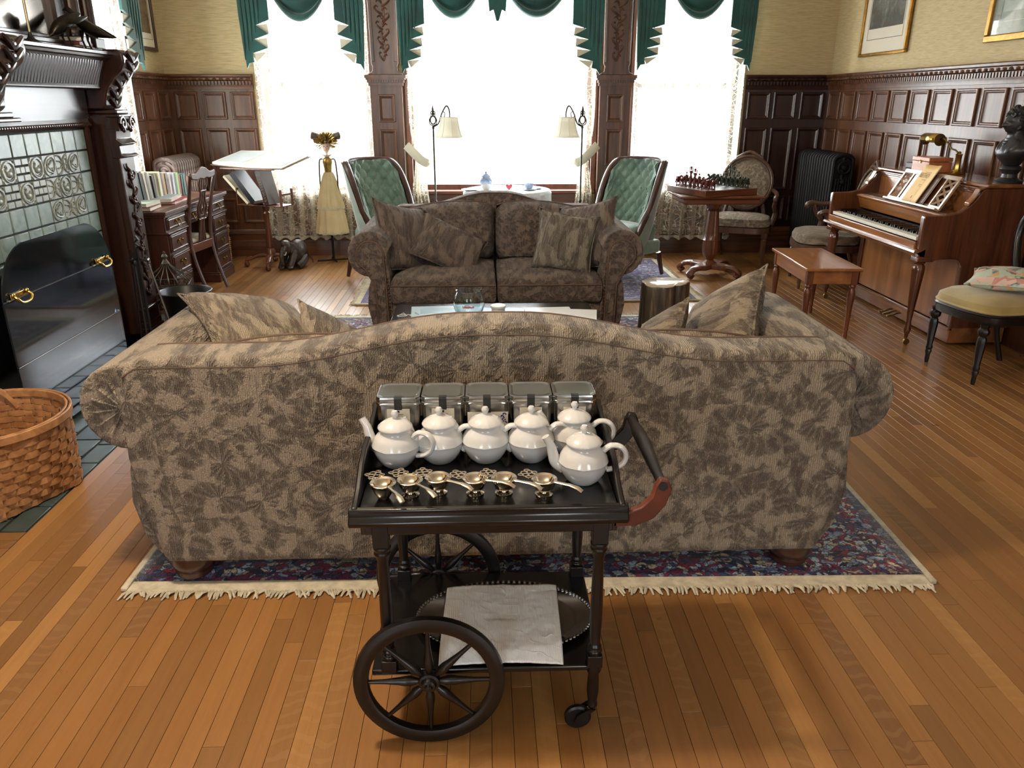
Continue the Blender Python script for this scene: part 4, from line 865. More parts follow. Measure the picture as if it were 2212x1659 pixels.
rug('blue-violet patterned rug between the loveseat and the windows',.36,6.98,1.38,.86,R(1),rugmat('blue_violet_rug',P2,c(96,96,140),1.38,.86,30),'x')
# ================================================================= SOFAS
FOOT=wood('bun_foot_wood',c(44,24,18),c(80,46,34),rough=.3,coat=.3); PIPE=plain('brown_piping',c(96,74,60),.8,0,.1)
def cushion(w_,d,h,crown=.03,n=14,serp=None):
    b=B()
    def sq(u): return math.copysign(abs(u)**.55,u)
    def fn(u,v):
        return None
    rings=[]; m_=9
    for j in range(m_):
        ph=-PI/2+PI*j/(m_-1); cz=math.sin(ph); cr=math.cos(ph)**.35 if 0<j<m_-1 else 0.0
        inset=(1-cr)*.05
        ring=[]
        for k in range(4*n):
            s_=k//n; f=(k%n)/n*2-1
            x,y=[(f,-1),(1,f),(-f,1),(-1,-f)][s_]
            rr_=.93 if abs(f)>.9 and 0 else 1
            hx_,hy_=w_/2-inset,d/2-inset
            px_,py_=x*hx_,y*hy_
            # round the corner
            ring.append((px_,py_,cz*h/2))
        rings.append(ring)
    top=len(rings)
    b.loft([ [(p[0]*.985,p[1]*.985,p[2]) for p in rings[i_]] for i_ in range(1,m_-1)],cap=False)
    nn=n
    for sgn in (-1,1):
        def g(u,v):
            x,y=2*u-1,2*v-1; hx_,hy_=(w_/2-(1-math.cos(-PI/2+PI/(m_-1))**.35)*.05)*.985,(d/2-(1-math.cos(-PI/2+PI/(m_-1))**.35)*.05)*.985
            z=math.sin(PI/2-PI/(m_-1))*h/2+crown*(1-x**4)*(1-y**4)+.006*mnoise.noise((x*2.5,y*2.5,w_*9+sgn))
            return (x*hx_,y*hy_,sgn*z)
        b.grid(g,n+1,n+1)
    return b
def weld(o):
    import bmesh
    bm=bmesh.new(); bm.from_mesh(o.data); bmesh.ops.remove_doubles(bm,verts=bm.verts,dist=.004); bmesh.ops.recalc_face_normals(bm,faces=bm.faces); bm.to_mesh(o.data); bm.free(); o.data.shade_smooth(); return o
def pillow(name,label,loc,rot,s_,T,mat,group,asp=1.0):
    b=B(); n=18
    for sg in (-1,1):
        def fn(u,v):
            x,y=2*u-1,2*v-1; pin=.11
            X=x*(1-pin*(1-y*y)*x*x); Y=y*(1-pin*(1-x*x)*y*y)
            t=max(0,(1-x*x))**.5*max(0,(1-y*y))**.5
            z=T*(t**.8)*(1+.10*mnoise.noise((x*2.2,y*2.2,s_*7+loc[0]*3)))
            return (X*s_*asp,Y*s_,sg*z)
        b.grid(fn,n,n)
    o=tag(ob(name,b,mat,None,loc=loc,rot=rot),label,'cushion',group); 
    import bmesh
    bm=bmesh.new(); bm.from_mesh(o.data); bmesh.ops.remove_doubles(bm,verts=bm.verts,dist=.0008); bmesh.ops.recalc_face_normals(bm,faces=bm.faces); bm.to_mesh(o.data); bm.free(); o.data.shade_smooth()
    E_=[]
    for k in range(4*12):
        s4=k//12; f=(k%12)/12*2-1; x,y=[(f,-1),(1,f),(-f,1),(-1,-f)][s4]; E_.append((x*(1-.11*(1-y*y)*x*x)*s_*asp,y*(1-.11*(1-x*x)*y*y)*s_,0))
    ob('piping',B().tube(E_,.0045,6,True),mat,o)
    return o
def sofa(name,label,loc,rz,half,ncush,mat,cmat):
    """local: back plane at y=0, front at y=-.95 (faces -y); half = half width over the arm rolls"""
    t=thing(name,label,'sofa',loc,rz,None); hb_=half-.155
    # serpentine back
    def top(x):
        u=abs(x)/hb_; k=.5+.5*math.cos(PI*min(1,max(0,(u-.06)/.60))); return .805+.093*k+(.02 if ncush==2 else 0)
    P=[(-hb_+.05,.085),(-hb_+.012,.26),(-hb_-.012,.47),(-hb_-.004,.68),(-hb_+.02,.775),(-hb_+.06,.802)]
    n=36; ts=[-hb_+.06+(2*hb_-.12)*k/n for k in range(1,n)]
    P+=[(x,top(x)) for x in ts]+[(-x,z) for x,z in reversed(P[:6])]
    ob('back',B().prism(P,-.17,0),mat,t,bevel=.035,seg=4)
    ob('back_piping',B().tube([(x,-.004,z-.03) for x,z in P[4:-4]],.005,6),PIPE,t)
    ob('back_piping',B().tube([(x*.985,-.165,z-.004) for x,z in P[4:-4]],.005,6),PIPE,t)
    ob('base',B().box(-hb_+.04,hb_-.04,-.93,-.02,.085,.30),mat,t,bevel=.02)
    for s_ in (-1,1):
        xo=hb_+.012
        A=[(hb_-.115,.09),(hb_-.10,.50),(hb_-.09,.63)]+[(hb_+.015+.14*math.cos(a),.625+.145*math.sin(a)) for a in [R(160)-R(250)*k/16 for k in range(17)]]+[(xo+.004,.47),(xo+.024,.41),(xo+.036,.29),(xo+.012,.16),(xo-.03,.09)]
        A=[(s_*x,z) for x,z in A]
        ob('arm',B().prism(A,-.945,-.055),mat,t,bevel=.035,seg=4)
        # scrolled front panel with welt and nail heads
        F=[(s_*(hb_-.085),.11),(s_*(hb_-.075),.50)]+[(s_*(hb_+.015+.085*math.cos(a)),.62+.09*math.sin(a)) for a in [R(165)-R(230)*k/14 for k in range(15)]]+[(s_*(hb_-.012),.42),(s_*(hb_-.02),.11)]
        ob('arm_front',B().prism(F,-.962,-.93),mat,t,bevel=.012,seg=2); ob('arm_piping',B().tube([(x,-.958,z) for x,z in F],.006,6),PIPE,t)
        b=B()
        for k in range(len(F)-1):
            p,q=Vector((F[k][0],-.955,F[k][1])),Vector((F[k+1][0],-.955,F[k+1][1])); m_=max(1,int((q-p).length/.022))
            for j in range(m_): pp=p.lerp(q,j/m_); b.ball(pp+Vector((-s_*.012 if k<1 else 0,0,0)),(.006,.005,.006),6,4)
        stuff(ob('nail_heads',b,OLDBR,t))
        b=B() # gathered pleats at the rear of the roll
        for k in range(9): a=R(-60)+R(26)*k; b.tube([(s_*(hb_+.015+.02*math.cos(a)),-.050,.625+.02*math.sin(a)),(s_*(hb_+.015+.10*math.cos(a)),-.053,.625+.10*math.sin(a))],[.002,.005],6)
        ob('roll_pleats',b,mat,t)
        for y in (-.86,-.085): ob('foot',B().lathe([(.05,0),(.060,.008),(.064,.026),(.058,.032),(.070,.042),(.078,.062),(.076,.092)],20,(s_*(hb_-.11),y,0)),FOOT,t)
    w_=(2*hb_-.20)/ncush
    for k in range(ncush):
        x=-hb_+.10+w_*(k+.5)
        b=cushion(w_+.004,.74,.17,.035); o=weld(ob('seat_cushion',b,cmat,t,loc=(x,-.60,.385)))
        def bc(u,v,sg):
            xx,yy=2*u-1,2*v-1; s1=-1 if x<-.05 else 1 if x>.05 else 0
            ht=(.375 if ncush==2 else .315)+.05*(-s1*xx)*.5+(.02 if s1==0 else 0)
            lump=max(0,1-xx**6)**.5*max(0,1-yy**6)**.5
            return (x+xx*w_*.495*(1-.03*(yy*yy)),-.275-.02*yy-sg*0+ (-.10 if sg<0 else .09)*lump+.11*(yy*.5+.5)-.055, .47+ht*(yy*.5+.5)-.02*(abs(xx)**8)*(yy>.0)*yy+.02*math.cos(xx*2.2)*(yy>0)*yy)
        bb=B()
        for sg in (-1,1): bb.grid(lambda u,v:bc(u,v,sg),16,14)
        o=weld(ob('back_cushion',bb,cmat,t))
        ob('cushion_piping',B().tube([bc(u_/14,1.0,-1) for u_ in range(15)],.005,6),PIPE,t); ob('cushion_piping',B().tube([(x-w_*.49,-.965,.425),(x+w_*.49,-.965,.425)],.005,6),PIPE,t)
    return t
sofa('sofa','large tapestry sofa seen from behind, in front of the tea trolley','',0,0,0,0,0) if 0 else None
S1=sofa('sofa','three-seat tapestry sofa with its serpentine back to the tea trolley',(.027,2.235,.017),PI,1.305,3,TAPE,TAPE2)
S2=sofa('loveseat','two-seat tapestry loveseat with rolled arms beyond the coffee table',(.08,5.78,.021),0,.935,2,TAPE4,TAPE4)
GP='throw cushions on the sofas'
def lean(az,ry,tw): return (Matrix.Rotation(R(az),3,'Z')@Matrix.Rotation(R(ry),3,'Y')@Matrix.Rotation(R(tw),3,'Z')).to_euler()
pillow('throw_cushion','large tapestry cushion lying at the fireplace end of the front sofa',(-.88,2.92,.72),lean(-8,22,44),.24,.085,TAPE2,GP)
pillow('throw_cushion','small dark cushion with a pointed tip behind the front sofa back, left half',(-.62,3.0,.63),lean(-18,52,45),.155,.05,TAPE,GP)
pillow('throw_cushion','large tapestry cushion standing on its corner at the right arm of the front sofa',(.95,2.95,.69),lean(8,-58,42),.215,.085,TAPE2,GP)
pillow('throw_cushion','smaller tapestry cushion leaning against the large one at the right of the front sofa',(.70,2.95,.64),lean(8,-58,42),.15,.05,TAPE2,GP)
pillow('throw_cushion','large cushion standing in the left corner of the loveseat',(-.53,5.18,.69),(R(66),R(14),R(52)),.245,.085,TAPE4,GP)
pillow('throw_cushion','long cushion slumped diagonally in the middle of the loveseat',(-.23,5.16,.63),(R(55),R(28),R(12)),.17,.075,TAPE4,GP,1.45)
pillow('throw_cushion','grey leaf-quilted cushion standing on the right loveseat seat',(.53,5.02,.68),(R(76),R(8),R(-10)),.20,.075,TAPE3,GP)
pillow('throw_cushion','large cushion behind the grey leaf-quilted cushion on the loveseat',(.69,5.20,.69),(R(68),R(-14),R(-40)),.24,.08,TAPE4,GP)
# ================================================================= COFFEE TABLE
t=thing('coffee_table','low dark coffee table between the two sofas','table',(.05,4.08,.017))
ob('tabletop',B().box(-.56,.56,-.30,.30,.40,.425),BLKX,t,bevel=.008)
ob('apron',B().box(-.5,.5,-.25,.25,.34,.40),BLKX,t,smooth=False)
for sx_ in (-1,1):
    for sy_ in (-1,1): ob('leg',B().lathe([(.016,0),(.02,.02),(.026,.2),(.03,.40)],10,(sx_*.47,sy_*.22,0)),BLKW,t)
BLU=plain('pale_blue_magazine',c(186,214,230),.3,0,.1,6); WHP=plain('glossy_white_page',c(236,238,240),.3,0,.03)
def mag(label,x,y,z,w_,d,cov,rz,pr=None):
    o=thing('magazine',label,'magazine',(x,y,z),rz,'magazines on the coffee table'); ob('pages',B().box(-w_/2,w_/2,-d/2,d/2,0,.006),PAPER,o,smooth=False); ob('cover',B().box(-w_/2,w_/2,-d/2,d/2,.006,.0075),cov,o,smooth=False)
    if pr: ob('cover_print',B().box(-w_/2+.05,w_/2-.03,-d/2+.06,d/2-.05,.0075,.0082),pr,o,smooth=False)
mag('pale blue picture magazine at the left end of the coffee table',-.26,4.20,.438,.30,.22,BLU,R(4),plain('blue_photo_print',c(150,186,206),.35))
mag('blue-covered magazine under the white candle lid',.07,4.16,.438,.30,.2,plain('mid_blue_magazine',c(132,168,214),.3),R(-3))
mag('white open magazine right of the candle on the coffee table',.36,4.14,.438,.26,.24,WHP,R(3))
o=mag('white magazine at the right end of the coffee table',.50,4.05,.446,.22,.26,WHP,R(-8))
CG=N('clear_glass'); CG.p.inputs['Transmission Weight'].default_value=1; CG.base(c(240,250,250),.02,0,.5); CG=CG.m
t=thing('glass_bowl','clear round glass bowl with red lettering on the coffee table','bowl',(-.085,4.10,.447))
ob('bowl',B().lathe([(.0,.0),(.045,.0),(.07,.02),(.085,.06),(.082,.095),(.068,.125),(.066,.132),(.071,.134),(.073,.128),(.086,.098),(.089,.06),(.074,.016),(.05,-.004),(.0,-.004)],32,cap=False),CG,t,loc=(0,0,.004))
b=B(); rr=random.Random(2)
for k in range(14):
    a=-PI/2+(-.35+k*.05); b.at(.0905*math.cos(a),.0905*math.sin(a),.062+.004*rr.random(),0,0,a+PI/2).cb(0,0,0,.0028,.001,.009+.004*rr.random()).cb(.0015,0,.002,.004,.001,.002)
ob('red_lettering',b,plain('red_enamel',c(170,34,44),.4),t,smooth=False)
t=thing('candle_jar','small round candle jar with white lid beside the glass bowl','candle',(.075,4.12,.4465)); ob('jar',B().lathe([(.0,0),(.034,0),(.037,.004),(.037,.035),(.0,.035)],24),PAPER,t); ob('lid',B().lathe([(0,.035),(.041,.035),(.043,.039),(.043,.047),(.04,.05),(0,.051)],24),WHITE,t)
t=thing('reading_glasses','pair of pale-rimmed reading glasses lying at the left of the coffee table','glasses',(-.42,4.12,.443),R(10))
for s_ in (-1,1): ob('rim',B().tube([(s_*.034+.026*math.cos(a),.016*math.sin(a),0) for a in [k*PI/8 for k in range(16)]],.0022,6,True),WHITE,t); ob('temple',B().tube([(s_*.06,0,0),(s_*.03,-.06,.03),(s_*.02,-.10,.03)],.002,5),WHITE,t)
ob('bridge',B().tube([(-.009,0,.001),(0,.003,.003),(.009,0,.001)],.002,5),WHITE,t)
# ---- petrified wood stump table
t=thing('stump_table','tree-stump side table with a polished pale top, right of the coffee table','side table',(1.16,4.83,.017))
rr=random.Random(9); pr=[1+.12*math.sin(2*a+.6)+.07*math.sin(3*a+1.2)+.04*math.sin(7*a)+.02*math.sin(13*a) for a in [2*PI*k/72 for k in range(72)]]
BK=N('petrified_bark'); v=BK.coord('Object',(1,1,.12)); n_=BK.noise(v,26,6,.6); BK.base(BK.ramp(n_,[(.3,c(36,30,26)),(.55,c(78,68,58)),(.75,c(140,122,98))]),.35,0,.5,.3); BK.bump(n_,.5,.017); BK=BK.m
ob('trunk',B().loft([[(.150*f*pr[k]*math.cos(2*PI*k/72),.150*f*pr[k]*math.sin(2*PI*k/72),z) for k in range(72)] for z,f in ((0,1.06),(.03,1.03),(.15,1.0),(.30,.97),(.425,.95),(.435,.93))]),BK,t)
ob('polished_top',B().loft([[(.150*f*pr[k]*math.cos(2*PI*k/72),.150*f*pr[k]*math.sin(2*PI*k/72),z) for k in range(72)] for z,f in ((.435,.93),(.441,.925),(.443,.90))]),plain('polished_pale_stone',c(220,208,186),.12,0,.15,10),t)
# ================================================================= WING CHAIRS
GV=N('sage_velvet'); v=GV.coord(); GV.base(GV.ramp(GV.noise(v,6,3),[(.3,c(88,116,104)),(.7,c(122,148,134))]),.7,0,.3,0,.7); GV=GV.m
TRIM=wood('chair_trim_wood',c(40,22,18),c(78,46,36),rough=.28,coat=.4)
def wing(name,label,loc,rz,flip=1):
    t=thing(name,label,'armchair',loc,rz,'green wing chairs by the window'); R_=.235
    # U-shaped shell, tufted inside. angle a from -1 (left wing tip) to 1 (right wing tip); front = -y
    def shell(u,off,v):
        a=2*u-1; ang=a*R(98); zt=1.03-.38*max(0,(abs(a)-.55)/.45)**2-.02*a*a
        z=.40+(zt-.40)*v; r=R_+off+.05*v
        x=r*math.sin(ang)*.98; y=r*.98*math.cos(ang)+.10*v- .05
        return x,y,z
    def inner(u,v):
        x,y,z=shell(u,0,v); a=2*u-1
        k1=(u*9+v*5.0); k2=(u*9-v*5.0); q=abs(math.sin(PI*k1))*abs(math.sin(PI*k2)); d=.035*(q**.6)*(1 if v>.04 else 0)
        ang=a*R(98); return (x-d*math.sin(ang),y-d*math.cos(ang),z)
    ob('tufted_back',B().grid(inner,91,41),GV,t,fix=False)
    ob('outer_back',B().grid(lambda u,v:shell(u,.075,v*.995-.75*(1-v)*0) if v>0 else shell(u,.05,-.45),61,8),GV,t,fix=False)
    b=B(); pts=[Vector(shell(k/50,.037,1.0)) for k in range(51)]; 
    dn=lambda u,s_:[Vector(shell(u,.037,1-.96*(k/8))) +Vector((0,-.012*math.sin(PI*k/8),0)) for k in range(1,9)]
    P=list(reversed(dn(0,1)))+pts+dn(1,1); b.tube(P,.030,8,sq=(1,.75)); ob('show_wood_frame',b,TRIM,t)
    bt=B()
    for i_ in range(1,9):
        for j in range(1,5):
            u=(i_+(.5 if j%2 else 0))/9; v=j/5.0
            if .04<u<.96: bt.ball(Vector(inner(u,v))*1.0,.010,8,5)
    stuff(ob('buttons',bt,GV,t))
    o=weld(ob('seat_cushion',cushion(.50,.52,.14,.03),GV,t,loc=(0,-.07,.40)))
    ob('seat_frame',B().box(-.27,.27,-.33,.24,.22,.34),GV,t,bevel=.02); ob('front_rail',B().box(-.27,.27,-.345,-.33,.21,.25),TRIM,t,bevel=.004)
    for s_ in (-1,1):
        ob('front_leg',B().tube(spline([(s_*.24,-.30,.23),(s_*.26,-.33,.15),(s_*.24,-.32,.06),(s_*.26,-.35,.015)],4),[.035]*5+[.022]*4+[.02]*4,8),TRIM,t); ob('back_leg',B().tube([(s_*.25,.24,.22),(s_*.26,.30,.01)],[.025,.018],8),TRIM,t)
    return t
wing('wing_chair','green tufted wing chair behind the loveseat, nearer the doll',(-.86,7.10,.017),R(52))
wing('wing_chair','green tufted wing chair behind the loveseat, nearer the chess table',(1.27,7.10,.017),R(-52))
# ================================================================= FLOOR LAMPS
SHADE=N('parchment_shade'); d=SHADE.new('BsdfDiffuse',i_Color=c(236,233,220)); tl=SHADE.new('BsdfTranslucent',i_Color=c(238,235,222)); mx=SHADE.new('MixShader',i_0=.32); SHADE.l(d.outputs[0],mx.inputs[1]); SHADE.l(tl.outputs[0],mx.inputs[2]); SHADE.l(mx.outputs[0],SHADE.out.inputs[0]); SHADE=SHADE.m
def flamp(label,loc,s_,arm,dz=0):
    t=thing('floor_lamp',label,'lamp',loc,0,'bridge-arm floor lamps')
    ob('base',B().lathe([(.13,0),(.135,.017),(.09,.03),(.03,.045),(.016,.07)],20),BRONZE,t); ob('pole',B().lathe([(.010,.05),(.009,.55),(.016,.56),(.012,.58),(.016,.60),(.009,.61),(.008,1.28),(.014,1.29),(.01,1.31)],10),BRONZE,t)
    b=B(); b.tube([(.026*math.cos(a),0,1.36+.036*math.sin(a)) for a in [k*PI/8 for k in range(16)]],.007,6,True)
    for q in (-1,1): b.tube(spline([(0,0,1.31),(q*.03,0,1.325),(q*.036,0,1.36),(q*.018,0,1.40),(q*.02,0,1.43),(0,0,1.45)],4),.0055,6)
    b.lathe([(.009,1.40),(.015,1.42),(.008,1.44),(.012,1.455),(.003,1.49)],8); ob('finial',b,BRONZE,t)
    xa=s_*arm; ob('bridge_arm',B().tube(spline([(0,0,1.30),(s_*.05,0,1.33),(s_*.085,0,1.42),(s_*.125,0,1.485),(xa*.92,0,1.475),(xa,0,1.43),(xa,0,1.39)],5),.0075,6).tube(spline([(s_*.07,0,1.40),(s_*.10,0,1.38),(s_*.115,0,1.42),(s_*.095,0,1.44)],4),.005,6),BRONZE,t)
    sh=B(); prof=[(.085,1.385),(.092,1.34),(.105,1.28),(.123,1.23),(.138,1.205)]
    sh.loft([[(xa+r*(1.0+.0*(k%2))*math.cos(2*PI*k/32),r*math.sin(2*PI*k/32)*1.0,z) for k in range(32)] for r,z in prof],cap=False); o=ob('shade',sh,SHADE,t,solid=.003)
    for k in range(8): a=2*PI*k/8+.2; ob('shade_rib',B().tube([(xa+(r+.002)*math.cos(a),(r+.002)*math.sin(a),z) for r,z in prof],.003,5),PAPER,o)
    for r,z in ((.086,1.385),(.139,1.205)): ob('shade_trim',B().tube([(xa+r*math.cos(2*PI*k/32),r*math.sin(2*PI*k/32),z) for k in range(32)],.004,6,True),PAPER,o)
    ob('bulb_holder',B().lathe([(.012,1.39),(.016,1.37),(.016,1.34),(.01,1.33)],10,(xa,0,0)),BRONZE,t)
flamp('bridge-arm floor lamp with parchment shade on the left of the window table',(-.47,7.80,.017),1,.16); flamp('bridge-arm floor lamp with parchment shade on the right of the window table',(.965,7.80,.017),-1,.16)
# ================================================================= WINDOW TABLE
t=thing('tea_table','round table under a white cloth in front of the centre window','table',(.235,7.66,.017)); ob('tabletop',B().lathe([(0,.705),(.40,.705),(.405,.715),(.40,.722),(0,.722)],40),MAHX,t); ob('column',B().lathe([(.16,0),(.16,.03),(.05,.06),(.035,.3),(.05,.5),(.08,.705)],16),MAH,t)
b=B(); b.grid(lambda u,v:((.41*min(1,v/.35)+ (.02+.035*math.sin(u*2*PI*11)*max(0,(v-.4)/.6))*(v>.36))*math.cos(2*PI*u),(.41*min(1,v/.35)+(.02+.035*math.sin(u*2*PI*11)*max(0,(v-.4)/.6))*(v>.36))*math.sin(2*PI*u),.728-(.42*max(0,v-.37)/.63)),132,18,cu=True)
tag(ob('tablecloth',b,plain('white_linen',c(226,232,238),.8,0,.03),None,loc=(.235,7.66,.017),fix=False),'white cloth draped over the round window table','tablecloth')
BLUC=plain('blue_white_china',c(168,190,224),.2,0,.3,26); ZT=.742
def cup(label,x,y,col,sc_=1):
    t=thing('teacup',label,'cup',(x,y,ZT),0,'cups on the window table'); ob('saucer',B().lathe([(0,.003),(.035,.002),(.07,.017),(.072,.015),(.03,.008),(0,.008)],24),PORC,t); ob('cup',B().lathe([(0,.008),(.024,.008),(.028,.014),(.04,.035),(.045,.068),(.042,.068),(.036,.036),(.02,.016),(0,.015)],24,cap=False),col,t); ob('handle',B().tube(spline([(.042,0,.058),(.062,0,.056),(.06,0,.034),(.036,0,.026)],4),.004,6),col,t)
cup('white teacup on a saucer beside the blue urn on the window table',.03,7.50,PORC); cup('blue-patterned cup at the right of the window table',.44,7.56,BLUC)
t=thing('china_urn','blue and white lidded china urn on the window table','urn',(.03,7.66,ZT)); ob('body',B().lathe([(0,0),(.035,0),(.03,.017),(.055,.05),(.064,.085),(.05,.115),(.038,.122)],24),BLUC,t); ob('lid',B().lathe([(.042,.122),(.044,.128),(.03,.148),(.01,.156),(.012,.166),(.004,.174)],20),BLUC,t)
for lb,x,y in (('flat white plate left of the blue urn on the window table',-.12,7.56),('flat white plate behind the blue-patterned cup on the window table',.50,7.68)):
    tag(ob('plate',B().lathe([(0,.002),(.05,.001),(.085,.017),(.087,.015),(.05,.006),(0,.006)],28),PORC,None,loc=(x,y,ZT)),lb,'plate','plates on the window table')
HEART=[(0,-.03),(.028,.0),(.034,.018),(.022,.03),(.008,.026),(0,.016),(-.008,.026),(-.022,.03),(-.034,.018),(-.028,.0)]
tag(ob('heart_ornament',B().prism(HEART,-.01,.01),plain('red_glass_heart',c(200,70,80),.25),None,loc=(.25,7.60,ZT+.03),bevel=.004),'small red heart ornament in the middle of the window table','ornament')
# ================================================================= TEA TROLLEY
CX,CY=.005,1.79
t=thing('tea_trolley','black wooden tea trolley with two spoked wheels behind the sofa','trolley',(CX,CY,0))
RED=plain('bare_red_wood',c(112,54,34),.5,0,.2,12)
ob('tray',B().box(-.30,.30,-.225,.225,.650,.664),BLKX,t,smooth=False)
ob('tray_lip',B().loft([[(x,y,z) for y,z in ((-.232,.626),(-.236,.638),(-.226,.650),(-.224,.668),(-.212,.672),(-.212,.65),(-.212,.626))] for x in (-.325,.325)]),BLKX,t,bevel=.003)
ob('tray_frame',B().box(-.29,.29,-.222,-.20,.60,.65).box(-.29,.29,.20,.222,.60,.65).box(-.30,-.28,-.22,.22,.60,.65).box(.28,.30,-.22,.22,.60,.65),BLKX,t,bevel=.003)
for s_ in (-1,1): # curved end galleries and the low back rail
    G=[(-.222,.66),(-.222,.672),(-.20,.676),(-.15,.69),(-.09,.722),(-.03,.735),(.10,.74),(.18,.752),(.215,.765),(.235,.755),(.235,.66)]
    ob('end_gallery',B().prism(G,s_*.303,s_*.318,'x'),BLKW,t,bevel=.004)
ob('back_gallery',B().box(-.31,.31,.225,.238,.655,.715),BLKX,t,bevel=.004)
ob('tray_moulding',B().box(-.318,.318,.205,.245,.630,.650).box(-.318,-.29,-.226,.245,.630,.650).box(.29,.318,-.226,.245,.630,.650),BLKX,t,bevel=.006)
# legs: turned, front pair reach the lower shelf and continue to castors at the handle end
def leg(x,y,z0):
    b=B(); b.cb(x,y,.605,.038,.038,.08)
    b.lathe([(.019,.565),(.022,.56),(.018,.55),(.021,.545),(.017,.535),(.013,.52),(.015,.42),(.016,.34),(.013,.27),(.018,.262),(.014,.255),(.02,.25),(.018,.238)],14,(x,y,0)); b.cb(x,y,.222,.038,.038,.035); ob('leg',b,BLKW,t,bevel=.002)
for x in (-.255,.262):
    for y in (-.205,.19): leg(x,y,0)
ob('lower_shelf',B().prism([(-.30,-.215),(.275,-.215),(.285,-.20),(.285,.19),(.27,.205),(-.27,.205),(-.30,.18)],.190,.206,'z'),BLKX,t,bevel=.004)
for y in (-.205,.19):
    ob('castor_leg',B().lathe([(.018,.205),(.02,.19),(.014,.175),(.016,.12),(.012,.09),(.014,.075)],12,(.262,y,0)),BLKW,t)
    c_=ob('castor',B().tube([(.262,y,.08),(.262,y,.062),(.245,y,.045)],.008,6).lathe([(.004,-.011),(.031,-.011),(.036,-.006),(.036,.006),(.031,.011),(.004,.011)],20),BLACK,t) if 0 else None
    b=B().tube([(.262,y,.085),(.262,y,.066)],.010,8).prism([(.27,.07),(.25,.07),(.222,.05),(.215,.03),(.232,.03),(.245,.05)],y-.017,y-.013).prism([(.27,.07),(.25,.07),(.222,.05),(.215,.03),(.232,.03),(.245,.05)],y+.013,y+.017)
    fk=ob('castor_fork',b,BLKW,t); b=B().at(.225,y,.036,R(90)).lathe([(.004,-.009),(.030,-.009),(.035,-.005),(.035,.005),(.030,.009),(.004,.009)],24); ob('castor_wheel',b,BLACK,fk)
# wheels
def wheel(y):
    rw=bpy.data.objects.new('wheel',None); COL.objects.link(rw); rw.parent=t; rw.location=(-.155,y,.19)
    ob('rim',B().at(0,0,0,R(90)).lathe([(.152,-.010),(.158,-.013),(.176,-.013),(.188,-.009),(.190,0),(.188,.009),(.176,.013),(.158,.013),(.152,.010),(.150,0),(.152,-.010)],56,cap=False),BLKW,rw)
    ob('hub',B().at(0,0,0,R(90)).lathe([(.0,.034),(.008,.033),(.010,.026),(.016,.024),(.019,.018),(.020,.014),(.026,.012),(.028,.0),(.026,-.012),(.018,-.02),(0,-.022)],24),BLKW,rw)
    for k in range(8):
        a=k*PI/4; d=Vector((math.cos(a),0,math.sin(a)))
        ob('spoke',B().tube([d*r_ for r_ in (.02,.03,.045,.06,.075,.11,.153)],[.006,.008,.0125,.0125,.010,.0065,.005],10),BLKW,rw)
wheel(-.235); wheel(.222)
ob('axle',B().tube([(-.155,-.235,.19),(-.155,.222,.19)],.009,8),IRON,t)
# handle: two curved arms in the xz plane joined by a turned bar
def harm(y,mat):
    b=B(); P=[(.290,.610),(.345,.612),(.385,.63),(.412,.665),(.424,.705),(.415,.728),(.395,.732),(.385,.715),(.378,.685),(.355,.66),(.325,.648),(.290,.645)]
    b.prism(P,y-.010,y+.010); return ob('handle_arm',b,mat,t,bevel=.003)
harm(-.21,RED); harm(.19,BLKW)
ob('handle_bar',B().tube([(.402,-.222,.715),(.402,-.15,.715),(.402,-.10,.717),(.402,0,.72),(.402,.10,.717),(.402,.15,.715),(.402,.205,.715)],[.011,.012,.015,.018,.017,.012,.011],12),BLKW,t)
# ---- six white teapots
ZT=.6645
def teapot(label,x,y,rz,sc_=1):
    t=thing('teapot',label,'teapot',(x,y,ZT),rz,'white teapots on the trolley')
    S=.001
    prof=[(0,0),(30,0),(33,3),(42,14),(51,32),(56,50),(57,57),(58,59),(57,61),(54,74),(46,88),(39,95),(37,100),(38,106),(39.5,109)]
    n=48; rings=[]
    for r_,z in prof: rings.append([(r_*S*(1+(.018*abs(math.sin(4*2*PI*k/n/1)) if 0<z<57 else 0))*math.cos(2*PI*k/n),r_*S*(1+(.018*abs(math.sin(4*2*PI*k/n)) if 0<z<57 else 0))*math.sin(2*PI*k/n),z*S+(.0015*abs(math.sin(4*2*PI*k/n)) if 50<z<62 else 0)) for k in range(n)])
    b=B().loft(rings); ob('body',b,PORC,t,ang=50)
    rings=[]
    for r_,z in [(41,108),(42,111),(40,114),(34,121),(25,128),(14,133),(6,135.5)]: rings.append([(r_*S*(1+.03*abs(math.sin(6*2*PI*k/n))*(r_>12)*(r_<41))*math.cos(2*PI*k/n),r_*S*(1+.03*abs(math.sin(6*2*PI*k/n))*(r_>12)*(r_<41))*math.sin(2*PI*k/n),z*S) for k in range(n)])
    l_=ob('lid',B().loft(rings),PORC,t,ang=50); ob('knob',B().lathe([(.006,.135),(.0055,.139),(.009,.145),(.0095,.150),(.006,.156),(.0,.158)],16),PORC,l_)
    ob('spout',B().tube(spline([(-.044,0,.036),(-.062,0,.05),(-.070,0,.075),(-.076,0,.10),(-.088,0,.122)],4),[.017,.0165,.016,.0155,.015,.0145,.014,.0132,.0125,.012,.0115,.011,.0105,.010,.0098,.0095,.0094],12),PORC,t)
    ob('handle',B().tube(spline([(.046,0,.088),(.062,0,.102),(.083,0,.100),(.096,0,.082),(.094,0,.058),(.076,0,.040),(.054,0,.034)],5),[.0085]*6+[.008]*19+[.0075]*6,10,sq=(1.15,.85)),PORC,t)
    t.scale=(1.07,1.07,.95)
    return t
